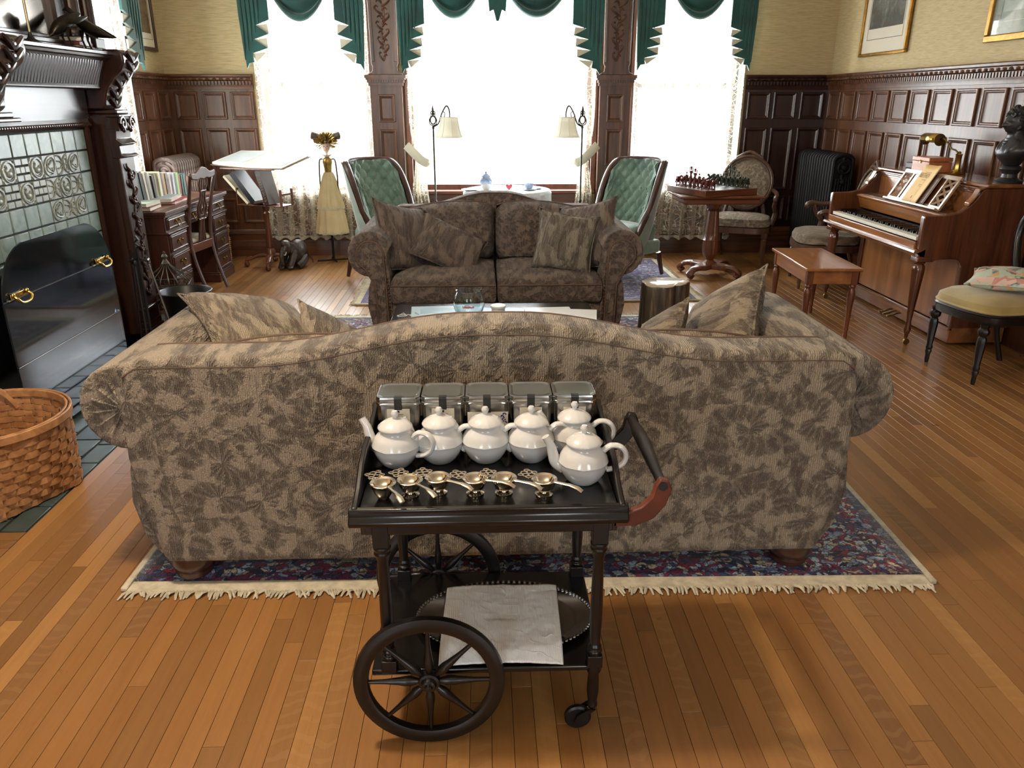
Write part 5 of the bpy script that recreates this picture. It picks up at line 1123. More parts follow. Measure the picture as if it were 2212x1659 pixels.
tp=[('white teapot in front of the berry-label tin at the trolley wheel end',-.232,1.815,-20),('second white teapot from the wheel end of the trolley',-.121,1.835,-4),('middle white teapot of the trolley back row, before the blue-flowered tin',-.002,1.835,-4),('fourth white teapot from the wheel end of the trolley',.117,1.835,0),('white teapot half hidden behind the front teapot at the handle end',.232,1.86,-8),('white teapot standing forward beside the tea strainers at the handle end',.238,1.705,-6)]
for l_,x,y,a in tp: teapot(l_,x,y,R(a),.97)
# ---- five tea tins
LAB=plain('cream_label',c(222,214,196),.6,0,.02); LEAF=plain('label_leaf_green',c(92,112,72),.6); INK=plain('label_ink',c(34,34,36),.6); BLUI=plain('label_blue',c(62,70,140),.6); STK=plain('black_seal_tape',c(16,16,18),.45)
def tin(label,x,kind):
    t=thing('tea_tin',label,'tin',(x,1.955,ZT),0,'tea tins on the trolley'); a=.056; h=.152
    def rr_(s_,z): return [(s_*math.copysign(min(1,abs(1.25*math.cos(q))),math.cos(q)) if 0 else max(-s_,min(s_,s_*1.28*math.cos(q))),max(-s_,min(s_,s_*1.28*math.sin(q))),z) for q in [2*PI*(k+.5)/32 for k in range(32)]]
    ob('body',B().loft([rr_(a-.002,0),rr_(a,.004),rr_(a,h-.022)]),STEEL,t); ob('lid',B().loft([rr_(a+.001,h-.024),rr_(a+.0035,h-.022),rr_(a+.0035,h-.016),rr_(a+.002,h-.014),rr_(a+.003,h-.006),rr_(a+.001,h-.001),rr_(a-.004,h),rr_(a-.008,h-.002),rr_(a-.012,h-.002)]),STEEL,t)
    ob('seal_tape',B().box(-.010,.010,-a-.0048,-a-.0036,h-.034 if kind!='b' else h-.045,h-.003).box(-.010,.010,-a-.004,-a+.012,h-.002,h+.0005),STK,t,smooth=False)
    x0,x1=(-.03,.03) if kind!='b' else (-.052,.056); zb,zt=.03,h-.032 if kind!='b' else h-.044
    l_=ob('label',B().box(x0,x1,-a-.0012,-a-.0002,zb,zt),LAB,t,smooth=False); y=-a-.0016; p=B()
    p.cb(0,y,zt-.008,.006,.0006,.006); p.box(-.013,.013,y-.0003,y+.0003,zt-.0165,zt-.0155); ob('printed_mark',p,INK,l_,smooth=False)
    p=B(); q=random.Random(hash(kind)%97+int(x*1000)%13)
    if kind in 'lmn':
        for k in range(11): px_,pz=q.uniform(-.018,.024),zt-.022-q.uniform(0,.03); an=q.uniform(0,PI); p.prism([(px_+.005*math.cos(an+d)*m_,pz+.005*math.sin(an+d)*m_) for d,m_ in ((0,1),(1.57,.45),(3.14,1),(4.71,.45))],y-.0003,y+.0003)
        p.tube([(-.02,y,zt-.05),(0,y,zt-.035),(.022,y,zt-.022)],.0006,4); ob('leaf_print',p,LEAF,l_,smooth=False)
        if kind=='l': ob('berry_print',B().prism(arc(-.006,zt-.035,.004,0,6.0,8),y-.0005,y+.0001).prism(arc(-.016,zt-.038,.004,0,6.0,8),y-.0005,y+.0001),INK,l_,smooth=False)
    elif kind=='b':
        for k in range(30): px_,pz=q.uniform(.015,.054),zt-.003-q.uniform(0,.045); p.prism(arc(px_,pz,.0022,0,5.6,6),y-.0003,y+.0003)
        for k in range(5): p.prism(arc(.012+.006*math.cos(k*1.25),zt-.025+.006*math.sin(k*1.25),.005,0,5.6,7),y-.0004,y+.0002)
        ob('flower_print',p,BLUI,l_,smooth=False)
    else:
        p.prism([(-.010,zt-.05),(.004,zt-.05),(.006,zt-.035),(.001,zt-.028),(-.003,zt-.018),(-.007,zt-.028),(-.012,zt-.035)],y-.0003,y+.0003); p.tube([(.006,y,zt-.042),(.014,y,zt-.038),(.016,y,zt-.028),(.02,y,zt-.027)],.0012,4); p.tube([(-.012,y,zt-.032),(-.02,y,zt-.034),(-.018,y,zt-.046),(-.011,y,zt-.046)],.001,4); ob('pot_print',p,INK,l_,smooth=False)
for l_,x,k in (('tin with dark-berry label nearest the wheel end of the trolley',-.232,'l'),('tin with leaf-sprig label, second from the wheel end',-.114,'m'),('middle tea tin with blue flower label and torn black tape',.003,'b'),('tin with pale leaf label between the blue-flower and pot-picture tins',.120,'n'),('tin with a teapot picture label nearest the trolley handle',.237,'p')): tin('metal tea '+l_,x,k)
# ---- six strainers, each resting over a small footed bowl
STN=plain('bright_silver',c(225,216,200),.10,1,.03)
def strainer(k,x,y,rz,foot):
    t=thing('drip_bowl','small silver footed bowl under the %s tea strainer'%ORD[k],'bowl',(x,y,ZT),0,'silver drip bowls on the trolley'); z0=.011 if foot else 0.0
    if foot: ob('foot',B().lathe([(0,0),(.021,0),(.022,.003),(.012,.008),(.010,.013)],24),STN,t)
    ob('bowl',B().lathe([(0,.009 if foot else 0),(.012,.009 if foot else 0),(.022,.016),(.0275,.030),(.029,.038),(.027,.038),(.020,.018),(.008,.012),(0,.011)],28,cap=False),STN,t)
    s=thing('tea_strainer','silver tea strainer with pierced lug, %s from the wheel end'%ORD[k],'tea strainer',(x,y,ZT+.0385),rz,'silver tea strainers on the trolley')
    ob('bowl',B().lathe([(0,-.014),(.010,-.0135),(.019,-.009),(.024,-.001),(.030,.001),(.0315,.0025),(.030,.0035),(.023,.001),(.018,-.007),(.009,-.0115),(0,-.012)],32,cap=False),STN,s)
    ob('handle',B().tube([(.029,0,.002),(.045,0,.003),(.07,0,.0045),(.09,0,.002),(.102,0,-.004)],[.0048,.0036,.0048,.0062,.0055],8,sq=(1.25,.5)),STN,s)
    b=B()
    for q,(cx,cy_,r_) in enumerate(((-.036,0,.008),(-.046,.009,.008),(-.046,-.009,.008),(-.056,0,.008),(-.036,.014,.006),(-.036,-.014,.006),(-.057,.014,.006),(-.057,-.014,.006))): b.tube([(cx+r_*math.cos(a),cy_+r_*math.sin(a),.003) for a in [j*PI/6 for j in range(12)]],.0019,5,True)
    ob('pierced_lug',b,STN,s)
ORD=['first','second','third','fourth','fifth','sixth']
for k,(x,y,a,f) in enumerate(((-.245,1.632,-58,0),(-.183,1.645,-50,1),(-.117,1.655,-34,1),(-.028,1.648,-22,1),(.041,1.648,-30,1),(.137,1.638,-34,1))): strainer(k,x,y,R(a),f)
# ---- lower shelf: oval salver and white cloth
ZS=.2065
t=thing('oval_salver','oval silver salver with beaded rim on the lower trolley shelf','tray',(.045,1.765,ZS)); SAL=plain('tarnished_silver',c(150,150,152),.16,1,.06)
ob('well',B().lathe([(0,.004),(.19,.004),(.20,.006),(.235,.016),(.242,.019),(.237,.013),(.20,.001),(0,0)],64,sy=.64),SAL,t)
b=B()
for k in range(96): a=2*PI*k/96; b.ball((.239*math.cos(a),.153*math.sin(a),.019),(.006,.006,.004),6,4)
stuff(ob('beaded_rim',b,SAL,t))
NAP=N('white_matelasse'); v=NAP.coord(); wv=NAP.wave(v,7,8,2,1.2,'DIAGONAL'); rb=NAP.wave(v,60,0,0,1,'X'); NAP.base(c(246,247,248),.85,0,.2); h=NAP.math('ADD',NAP.ramp(wv,[(.42,(0,0,0)),(.5,(1,1,1)),(.58,(0,0,0))]),NAP.math('MULTIPLY',rb,.35)); NAP.bump(h,.4,.005); NAP=NAP.m
b=B(); crn=[(-.128,1.58),(.188,1.575),(.197,1.895),(-.118,1.885)]
def nf(u,v):
    x=(crn[0][0]*(1-u)+crn[1][0]*u)*(1-v)+(crn[3][0]*(1-u)+crn[2][0]*u)*v; y=(crn[0][1]*(1-u)+crn[1][1]*u)*(1-v)+(crn[3][1]*(1-u)+crn[2][1]*u)*v
    dx,dy=(x-.045)/.242,(y-1.765)/.156; r_=math.hypot(dx,dy); z=ZS+.024-.018*max(0,min(1,(r_-1.0)/.35))+.0022*mnoise.noise((x*22,y*22,3))+.0015*mnoise.noise((x*60,y*60,5))
    if .5<v<1 and .35<u<.65: z+=.004*math.sin(v*9)*(1-abs(u-.5)/.15)
    return (x,y+.006*math.sin(u*5)*(v>.9),z)
b.grid(nf,60,60); o=tag(ob('folded_napkin',b,NAP,None,fix=False,solid=.004),'white quilted cloth spread over the oval salver','cloth')
# ================================================================= SPLINT BASKET
SPL=N('oak_splint'); v=SPL.coord('Object',(1,1,1)); SPL.base(SPL.ramp(SPL.noise(v,18,5,.5),[(.3,c(142,94,56)),(.7,c(192,142,94))]),.5,0,.4); SPL=SPL.m
t=thing('splint_basket','large woven splint basket with looped handles on the hearth tiles','basket',(-2.04,2.96,.002),R(-25))
def bsec(u,f):  # u angle 0..1, f height 0..1 -> rounded square at the bottom to circle at the rim
    a=2*PI*u; cx,sn=math.cos(a),math.sin(a); k=max(abs(cx),abs(sn)); sq=.235/k if k else 0; sq=min(sq,.30); r_=sq*(1-f)**1.3+.305*(1-(1-f)**1.3)
    return r_*cx,r_*sn
H_=.335; NS=36; NR=12
ob('bottom',B().loft([[(*bsec(k/60,0),z) for k in range(60)] for z in (.002,.008)]),SPL,t)
for k in range(NS):
    P=[]
    for j in range(NR*2+1):
        f=j/(NR*2); x,y=bsec((k+.5)/NS,f); r_=math.hypot(x,y); o_=.0035*math.sin(PI*(j/2+k)); P.append((x*(1+o_/r_),y*(1+o_/r_),.004+H_*f))
    ob('stake',B().tube(P,.0130,6,sq=(1,.16)) if 0 else B().loft([[(p[0]-p[1]/math.hypot(p[0],p[1])*w_+p[0]/math.hypot(p[0],p[1])*d,p[1]+p[0]/math.hypot(p[0],p[1])*w_+p[1]/math.hypot(p[0],p[1])*d,p[2]) for w_,d in ((-.016,-.001),(.016,-.001),(.016,.001),(-.016,.001))] for p in P]),SPL,t)
for j in range(NR):
    rings=[]
    for q in range(NS*2):
        u=q/(NS*2); f=(j+.5)/NR; x,y=bsec(u,f); r_=math.hypot(x,y); o_=(.0075 if q%2 else 0)*(1 if ((q//2+j)%2) else -1)
        nx,ny=x/r_,y/r_; z=.004+H_*f; w_=H_/NR*.46
        rings.append([(x+nx*(o_+d),y+ny*(o_+d),z+s_*w_) for d,s_ in ((-.0011,-1),(.0011,-1),(.0011,1),(-.0011,1))])
    ob('weaver',B().loft(rings,cap=False,closed=True),SPL,t)
for d in (-.008,.008):
    ob('rim_hoop',B().loft([[((.305+d+e)*math.cos(a),(.305+d+e)*math.sin(a),z) for e,z in ((-.005,.318),(.005,.318),(.005,.352),(-.005,.352))] for a in [2*PI*k/64 for k in range(64)]],cap=False,closed=True),SPL,t,bevel=.003)
for a0 in (R(-40),R(140)):
    P=[]
    for k in range(15):
        u=-1+2*k/14; a=a0+u*.30; r_=.300-.03*(1-u*u); P.append((r_*math.cos(a),r_*math.sin(a),.27+.10*(1-abs(u)**2.6)))
    ob('handle',B().loft([[(p[0]*(1+d/.3),p[1]*(1+d/.3),p[2]+e) for d,e in ((-.003,-.011*(1 if 0 else .4)),(.003,-.0044),(.003,.0044),(-.003,.0044))] for p in P]) if 0 else B().tube(P,.011,8,sq=(.35,1.1)),SPL,t)
# ---- foot of a chair just inside the left edge of the frame
t=thing('side_chair','dark turned chair leg on castor at the frame edge before the hearth','chair',(-1.80,2.42,0))
ob('leg',B().lathe([(.012,.03),(.018,.05),(.014,.10),(.022,.16),(.016,.22),(.024,.28),(.02,.40)],12,(.0,0,0)),BLKW,t); ob('castor',B().at(.012,0,.018,R(90)).lathe([(.003,-.008),(.017,-.008),(.018,0),(.017,.008),(.003,.008)],16),OLDBR,t)
ob('leg',B().lathe([(.02,.0),(.018,.05),(.014,.10),(.022,.16),(.016,.22),(.024,.28),(.02,.40)],12,(-.46,.05,0)),BLKW,t); ob('leg',B().lathe([(.02,.0),(.016,.22),(.02,.40)],12,(-.46,-.42,0)),BLKW,t); ob('leg',B().lathe([(.02,.0),(.016,.22),(.02,.40)],12,(-.02,-.42,0)),BLKW,t)
ob('seat',B().box(-.50,.03,-.46,.08,.39,.44),DAMASK,t,bevel=.02)
# ================================================================= PIANO (local: front = -y, right end = +x; world front faces -X)
PW_=wood('piano_mahogany',c(62,32,20),c(104,58,34),'z',rough=.2,coat=.5); PX=wood('piano_mahogany_x',c(84,48,26),c(138,88,48),'x',rough=.2,coat=.5,scale=4)
t=thing('piano','upright mahogany console piano with fretwork music desk along the right wall','piano',(3.50,5.54,0),-PI/2)
hw=.70
for s_ in (-1,1): # shaped ends
    P=[(0,.12),(0,1.035),(-.34,1.035),(-.36,1.02),(-.375,.99),(-.39,.965),(-.42,.93),(-.48,.885),(-.56,.868),(-.70,.865),(-.705,.845),(-.70,.60),(-.44,.585),(-.42,.57),(-.40,.54),(-.395,.12)]
    ob('end_panel',B().prism(P,s_*hw,s_*(hw-.045),'x'),PW_,t,bevel=.006)
    ob('end_cap',B().prism([(-.335,1.035),(-.375,1.02),(-.405,.96),(-.435,.925),(-.435,.945),(-.40,.985),(-.38,1.03),(-.34,1.046)],s_*(hw+.002),s_*(hw-.05),'x'),PX,t,bevel=.003)
ob('lid',B().box(-hw-.015,hw+.015,-.345,.01,1.035,1.06),PX,t,bevel=.008)
b=B()
for z0,z1,d in ((1.022,1.034,.352),(1.008,1.022,.345),(.992,1.008,.338)): b.box(-hw+.045,hw-.045,-d,-.2,z0,z1)
ob('cornice',b,PX,t,bevel=.003)
ob('upper_panel',B().box(-hw+.045,hw-.045,-.335,-.30,.86,.992),WALZ,t,smooth=False)
ob('fallboard',B().prism([(-.335,.86),(-.50,.858),(-.512,.85),(-.512,.838),(-.50,.832),(-.47,.75),(-.44,.745),(-.44,.83),(-.335,.84)],-hw+.045,hw-.045,'x'),WAL,t,bevel=.003)
b=B()
for k,y in enumerate((-.40,-.425,-.45,-.475,-.5)): b.box(-hw+.05,hw-.05,y-.01,y+.01,.858+.002*(k%2),.864-.002*k)
ob('fallboard_slats',b,PX,t,bevel=.002)
ob('keybed',B().box(-hw+.02,hw-.02,-.70,-.35,.64,.685).box(-hw+.045,hw-.045,-.715,-.70,.645,.695),WAL,t,bevel=.004)
ob('key_slip_moulding',B().loft([[(x,y,z) for y,z in ((-.715,.625),(-.735,.632),(-.73,.645),(-.715,.652),(-.70,.64),(-.69,.60),(-.66,.60),(-.66,.652))] for x in (-hw,hw)]),PX,t,ang=30)
KW=plain('ivory_key',c(234,230,216),.25,0,.02); KB=plain('ebony_key',c(16,16,17),.25)
n=52; kw=(2*hw-.14)/n; k0=ob('white_key',B().box(-kw/2+.0006,kw/2-.0006,-.695,-.55,.700,.722),KW,t,smooth=False); k1=None
k0.location=(-hw+.07+kw*.5,0,0)
for k in range(1,n): dup(k0,(-hw+.07+kw*(k+.5),0,0))
for k in range(n-1):
    if (k+5)%7 in (2,6): continue
    if k1 is None: k1=ob('black_key',B().box(-.0055,.0055,-.645,-.52,.72,.742),KB,t,smooth=False); k1.location=(-hw+.07+kw*(k+1),0,0)
    else: dup(k1,(-hw+.07+kw*(k+1),0,0))
ob('key_felt',B().box(-hw+.045,hw-.045,-.55,-.46,.685,.735),plain('dark_felt',c(24,16,16),.9),t,smooth=False)
ob('lower_panel',B().box(-hw+.05,hw-.05,-.385,-.36,.13,.60),wood('figured_walnut',c(112,70,40),c(158,106,62),'z',rough=.24,coat=.4,scale=3),t,smooth=False)
ob('bottom_rail',B().box(-hw,hw,-.40,-.02,.02,.125).box(-hw,hw,-.41,-.38,.105,.125),PX,t,bevel=.004)
ob('back_frame',B().box(-hw+.05,hw-.05,-.06,-.01,.12,1.0),DMAH,t,smooth=False)
for s_ in (-1,1):
    ob('front_leg',B().lathe([(.012,.05),(.014,.075),(.022,.09),(.024,.11),(.018,.125),(.021,.14),(.016,.16),(.024,.26),(.036,.42),(.042,.50),(.040,.535),(.030,.55),(.038,.56),(.030,.575),(.042,.59),(.045,.60)],20,(s_*(hw-.05),-.655,0),flute=.1,nf=8),PW_,t)
    ob('leg_block',B().prism([(-.70,.60),(-.70,.57),(-.60,.57),(-.58,.58),(-.56,.585),(-.44,.59),(-.44,.60)],s_*(hw-.09),s_*hw,'x'),PW_,t,bevel=.004)
    ob('castor',B().at(s_*(hw-.05),-.65,.021,0,R(90)).lathe([(.004,-.009),(.020,-.009),(.021,0),(.020,.009),(.004,.009)],16).at().tube([(s_*(hw-.05),-.655,.025),(s_*(hw-.05),-.655,.06)],.009,8),OLDBR,t)
for k in (-1,0,1): ob('pedal',B().tube(spline([(.02+k*.06,-.36,.06),(.02+k*.06,-.42,.065),(.02+k*.06,-.46,.05),(.02+k*.06,-.50,.045)],3),[.010]*4+[.011]*3+[.014,.015,.012],8,sq=(1.1,.6)),OLDBR,t)
# fretwork music desk
WLAC=plain('music_desk_wood',c(168,138,112),.14,0,.1,coat=.9); md=bpy.data.objects.new('music_desk',None); COL.objects.link(md); md.parent=t; md.location=(.13,-.49,.868); md.rotation_euler=(R(-30),0,0)
mw,mh=.35,.245; b=B(); th_=.008
b.box(-mw,mw,-th_,th_,mh-.03,mh).box(-mw,mw,-th_,th_,0,.025)
for s_ in (-1,1): b.box(min(s_*mw,s_*(mw-.022)),max(s_*mw,s_*(mw-.022)),-th_,th_,.02,mh-.02).box(min(s_*.20,s_*.22),max(s_*.20,s_*.22),-th_,th_,.02,mh-.02)
ob('desk_frame',b,WLAC,md,bevel=.002)
for s_ in (-1,1):
    b=B(); xa,xb=s_*.22,s_*(mw-.022); xm=(xa+xb)/2; zz=[.025,.09,.155,.217]
    for k in range(3):
        b.tube([(xa,0,zz[k]),(xb,0,zz[k+1])],.0095,4).tube([(xb,0,zz[k]),(xa,0,zz[k+1])],.0095,4)
    ob('lattice',b,WLAC,md)
ob('centre_panel',B().box(-.20,.20,-.002,.004,.02,mh-.02),PW_,md,smooth=False); ob('rest_ledge',B().box(-mw,mw,-.035,.0,-.012,.004),WLAC,md,bevel=.003)
# sheet music on the desk (things of their own, world placed)
TP=Matrix.Translation((3.50,5.54,0))@Matrix.Rotation(-PI/2,4,'Z')@Matrix.Translation((.13,-.49,.868))@Matrix.Rotation(R(-30),4,'X')
SHEET=plain('buff_music_cover',c(226,188,122),.6,0,.06)
def sheet(label,x,w_,h,mat,cur,text):
    o=thing('music_book',label,'book',(0,0,0),0,'music books on the piano'); o.matrix_world=TP@Matrix.Translation((x,-.012,.004)); o.rotation_mode='XYZ'
    def fn(off): return lambda u,v:(-w_/2+w_*u,-off-.018*cur*max(0,u-.55)**1.5*3.2-.004,h*v-.0*u)
    ob('cover',B().grid(fn(.006),14,8),mat,o,fix=False,solid=.0012); ob('pages',B().grid(fn(.003),14,8),PAPER,o,fix=False,solid=.003)
    if text:
        cu=bpy.data.curves.new('title','FONT'); cu.body=text; cu.size=.05; cu.align_x='CENTER'; cu.extrude=.0003; tmp=bpy.data.objects.new('tmp',cu); COL.objects.link(tmp); bpy.context.view_layer.update(); me=bpy.data.meshes.new_from_object(tmp); bpy.data.objects.remove(tmp); to=bpy.data.objects.new('cover_title',me); COL.objects.link(to); to.parent=o; to.location=(-.012,-.0115,h*.66); to.rotation_euler=(R(90),0,0); to.scale=(.60,1,1); INKB=plain('title_brown_ink',c(150,112,66),.6); me.materials.clear(); me.materials.append(INKB)
        b=B()
        for z,ww in ((.60,.05),(.47,.04),(.43,.03),(.80,.08)): b.box(-.012-ww/2,-.012+ww/2,-.0115,-.011,h*z,h*z+.003)
        b.box(-.02,-.012,-.0115,-.011,.03,.05); ob('cover_lines',b,INKB,o,smooth=False)
sheet('buff music book with curling cover and printed title on the piano desk',-.005,.215,.285,SHEET,1.0,'BEETHOVEN')
sheet('brown music book behind the buff one on the piano desk',.085,.17,.22,plain('brown_music_cover',c(96,66,50),.5),.4,None)
# ---- on the piano lid
ZL=1.0605
t=thing('wooden_box','small reddish wooden box with brass clasp on the piano lid','box',(3.30,5.75,ZL),-PI/2)
CED=wood('cedar_box',c(150,82,48),c(196,124,80),'x',rough=.35)
ob('body',B().box(-.115,.115,-.085,.085,0,.075),CED,t,bevel=.003); l_=ob('lid',B().box(-.117,.117,-.087,.087,.077,.105),CED,t,bevel=.003); ob('clasp',B().lathe([(0,0),(.008,0),(.009,.003),(0,.004)],12).v and B().cb(0,-.09,.073,.014,.004,.022).ball((0,-.093,.08),(.005,.004,.005),8,6),BRASS,t)
t=thing('piano_lamp','brass piano lamp with half-cylinder shade on the piano lid','lamp',(3.36,5.53,ZL),-PI/2)
ob('base',B().lathe([(.05,0),(.052,.006),(.03,.018),(.024,.03)],8),BRASS,t); ob('stem',B().lathe([(.024,.028),(.020,.045),(.020,.13),(.024,.135),(.018,.14)],6),BRASS,t)
ob('arm',B().tube(spline([(0,0,.13),(-.03,-.01,.16),(-.07,-.02,.17),(-.10,-.03,.20),(-.14,-.05,.235),(-.17,-.06,.235)],5),.006,8).ball((0,0,.145),(.012,.012,.012),8,6).tube([(-.0,-.01,.15),(.02,-.03,.135)],.003,5),OLDBR,t)
sh=B(); sh.loft([[(x,-.06+.042*math.cos(a),.225+.042*math.sin(a)) for a in [R(-25)+R(230)*k/14 for k in range(15)]] for x in (-.36,-.17)],cap=False); 
o=ob('shade',sh,BRASS,t,fix=False,solid=.003); ob('shade_end',B().at(-.17,-.06,.225,0,R(90)).lathe([(0,-.002),(.042,-.002),(.042,.002),(.008,.004),(0,.006)],20).at(-.36,-.06,.225,0,R(90)).lathe([(0,-.002),(.042,-.002),(.042,.002),(0,.002)],20),OLDBR,o); ob('switch',B().tube([(-.165,-.06,.225),(-.14,-.06,.245)],.004,6),IRON,t)
tag(ob('black_case',B().cb(0,0,.02,.20,.10,.04),BLACK,None,loc=(3.36,6.03,ZL),rot=(0,0,-PI/2),bevel=.004),'flat black case left of the wooden box on the piano lid','case')
# ---- dark bust of a composer, one continuous figure, faces -X
t=thing('bust','dark bronze-black bust of a wavy-haired man in a cravat on the piano lid','sculpture',(3.36,4.95,ZL),-PI/2); t.scale=(.95,.95,.88)
DB=plain('bronzed_plaster',c(44,44,46),.38,.15,.2,12,coat=.15)
ob('socle',B().lathe([(.085,0),(.088,.012),(.07,.022),(.05,.035),(.046,.06),(.060,.085),(.066,.095),(.060,.11),(.05,.118)],28),DB,t)
sec=[(.110,.048,.044,.0),(.14,.062,.060,-.005),(.17,.092,.082,-.01),(.20,.122,.100,-.008),(.235,.138,.105,.008),(.262,.124,.096,.014),(.282,.104,.088,.012),(.30,.084,.076,.008),(.325,.066,.064,.002),(.342,.056,.062,-.004),(.352,.051,.068,-.010),(.362,.052,.074,-.012),(.371,.055,.079,-.012),(.38,.058,.083,-.012),(.390,.060,.086,-.011),(.40,.062,.088,-.010),(.411,.064,.090,-.007),(.425,.066,.092,-.004),(.45,.066,.094,.002),(.475,.060,.086,.006),(.495,.046,.066,.008),(.508,.022,.034,.010)]
b=B(); nn=32; rings=[]
for z,rx_,ry_,oy in sec:
    ring=[]
    for k in range(nn):
        a=2*PI*k/nn; x,y=rx_*math.cos(a),oy+ry_*math.sin(a); fr=max(0,-math.sin(a)); ctr=math.exp(-(x/.014)**2)*(fr>.5)
        d=0
        if z>.345: # profile of the face on the -y side
            d+=1.5*ctr*(.022*math.exp(-((z-.392)/.014)**2)+.010*math.exp(-((z-.41)/.012)**2)+.009*math.exp(-((z-.368)/.006)**2)+.012*math.exp(-((z-.350)/.010)**2))
            d-=.010*math.exp(-((abs(x)-.022)/.010)**2)*math.exp(-((z-.412)/.009)**2)*(fr>.5); d+=.006*math.exp(-((z-.428)/.008)**2)*(fr>.6)
        ring.append((x,y-d,z))
    rings.append(ring)
b.loft(rings); ob('figure',b,DB,t,sub=2,ang=180)
b=B(); rr=random.Random(11)
for k in range(210):
    a=rr.uniform(0,2*PI); z=rr.uniform(.36,.515); front=math.sin(a)<-.45
    if front and z<.455: continue
    q=(z-.40)/.11; rx_=.068*math.sqrt(max(.05,1-max(0,q)**2*.85)); ry_=.096*math.sqrt(max(.05,1-max(0,q)**2*.85))
    p=Vector((rx_*math.cos(a),.002+ry_*math.sin(a),z)); tdir=Vector((-math.sin(a)*.6+rr.uniform(-.5,.5),math.cos(a)*.6,rr.uniform(-.8,.3))).normalized()*.02
    b.tube([p-tdir,p+Vector((0,0,.006))+p.xy.to_3d().normalized()*.006,p+tdir],[.008,.016,.006],6)
stuff(ob('hair',b,DB,t))
for s_ in (-1,1): ob('ear',B().ball((s_*.064,.0,.395),(.007,.012,.018),8,6),DB,t)
b=B(); b.tube(spline([(-.05,-.02,.30),(-.02,-.055,.295),(.02,-.055,.295),(.05,-.02,.30),(.035,.04,.312),(-.035,.04,.312)],4)[:-1],.016,8,True).ball((0,-.068,.275),(.026,.018,.016),10,6)
for k in range(3): b.tube(spline([(-.03+.03*k,-.066,.27),(-.02+.02*k,-.085,.235),(-.015+.015*k,-.085,.205)],4),.012,6)
ob('cravat',b,DB,t)
for s_ in (-1,1): ob('lapel',B().tube(spline([(s_*.045,-.02,.31),(s_*.075,-.045,.28),(s_*.06,-.085,.22),(s_*.03,-.075,.17)],4),.014,8,sq=(1.6,.6)),DB,t)
# ================================================================= PIANO BENCH
t=thing('piano_bench','honey-brown wooden piano bench with turned legs beside the piano','bench',(2.37,5.40,0),R(87))
ob('bench_top',B().box(-.39,.39,-.19,.19,.475,.497),WAL,t,bevel=.006); ob('apron',B().box(-.36,.36,-.165,.165,.385,.475),WAL,t,bevel=.003)
for sx_ in (-1,1):
    for sy_ in (-1,1): ob('leg',B().cb(sx_*.345,sy_*.15,.43,.042,.042,.10).lathe([(.013,0),(.016,.02),(.012,.05),(.017,.065),(.013,.08),(.015,.10),(.021,.24),(.026,.31),(.022,.34),(.015,.355),(.022,.365),(.018,.38)],14,(sx_*.345,sy_*.15,0)),REDW,t,bevel=.002)
# ================================================================= CHESS TABLE
t=thing('pedestal_table','wooden pedestal table with scrolled feet carrying the chess board','table',(2.12,7.12,0),R(0))
ob('tabletop',B().prism([(-.36,-.28),(.36,-.28),(.38,-.25),(.38,.25),(.36,.28),(-.36,.28),(-.38,.25),(-.38,-.25)],.735,.762,'z').box(-.34,.34,-.25,.25,.685,.735),REDX,t,bevel=.012)
ob('column',B().lathe([(.07,.12),(.05,.135),(.036,.15),(.042,.165),(.066,.19),(.078,.23),(.080,.27),(.076,.33),(.080,.335),(.074,.345),(.068,.40),(.056,.52),(.050,.60),(.062,.61),(.052,.62),(.058,.635),(.075,.65),(.078,.665),(.09,.685)],32,flute=.07,nf=14),TURN,t)
ob('plinth',B().prism([(x,y) for x,y in [(-.07,-.16),(0,-.10),(.07,-.16),(.16,-.16),(.16,-.07),(.10,0),(.16,.07),(.16,.16),(.07,.16),(0,.10),(-.07,.16),(-.16,.16),(-.16,.07),(-.10,0),(-.16,-.07),(-.16,-.16)]],.075,.12,'z'),TURN,t,bevel=.008)
for sx_ in (-1,1):
    for sy_ in (-1,1): ob('scroll_foot',B().tube(spline([(sx_*.12,sy_*.12,.098),(sx_*.19,sy_*.16,.09),(sx_*.235,sy_*.19,.05),(sx_*.215,sy_*.175,.024),(sx_*.195,sy_*.165,.04)],5),[.034]*6+[.032]*5+[.028]*5+[.022]*5,10,sq=(1.3,.8)),TURN,t)
CB=R(22)
t=thing('chess_board','wooden chess board box set askew on the pedestal table','chess board',(2.08,7.12,.763),CB); hb2=.285
ob('box',B().box(-hb2,hb2,-hb2,hb2,0,.055),REDX,t,bevel=.004)
LS=plain('pale_squares',c(214,220,226),.3,0,.05); DS=plain('dark_squares',c(44,40,40),.3); sq_=.062
for nm,m_,par in (('light_square',LS,0),('dark_square',DS,1)):
    p0=None
    for i_ in range(8):
        for j in range(8):
            if (i_+j)%2!=par: continue
            loc=((i_-3.5)*sq_,(j-3.5)*sq_,.0552)
            if p0 is None: p0=ob(nm,B().box(-sq_/2+.0006,sq_/2-.0006,-sq_/2+.0006,sq_/2-.0006,0,.0016),m_,t,smooth=False); p0.location=loc
            else: dup(p0,loc)
MB_=Matrix.Translation((2.08,7.12,.763+.057))@Matrix.Rotation(CB,4,'Z')
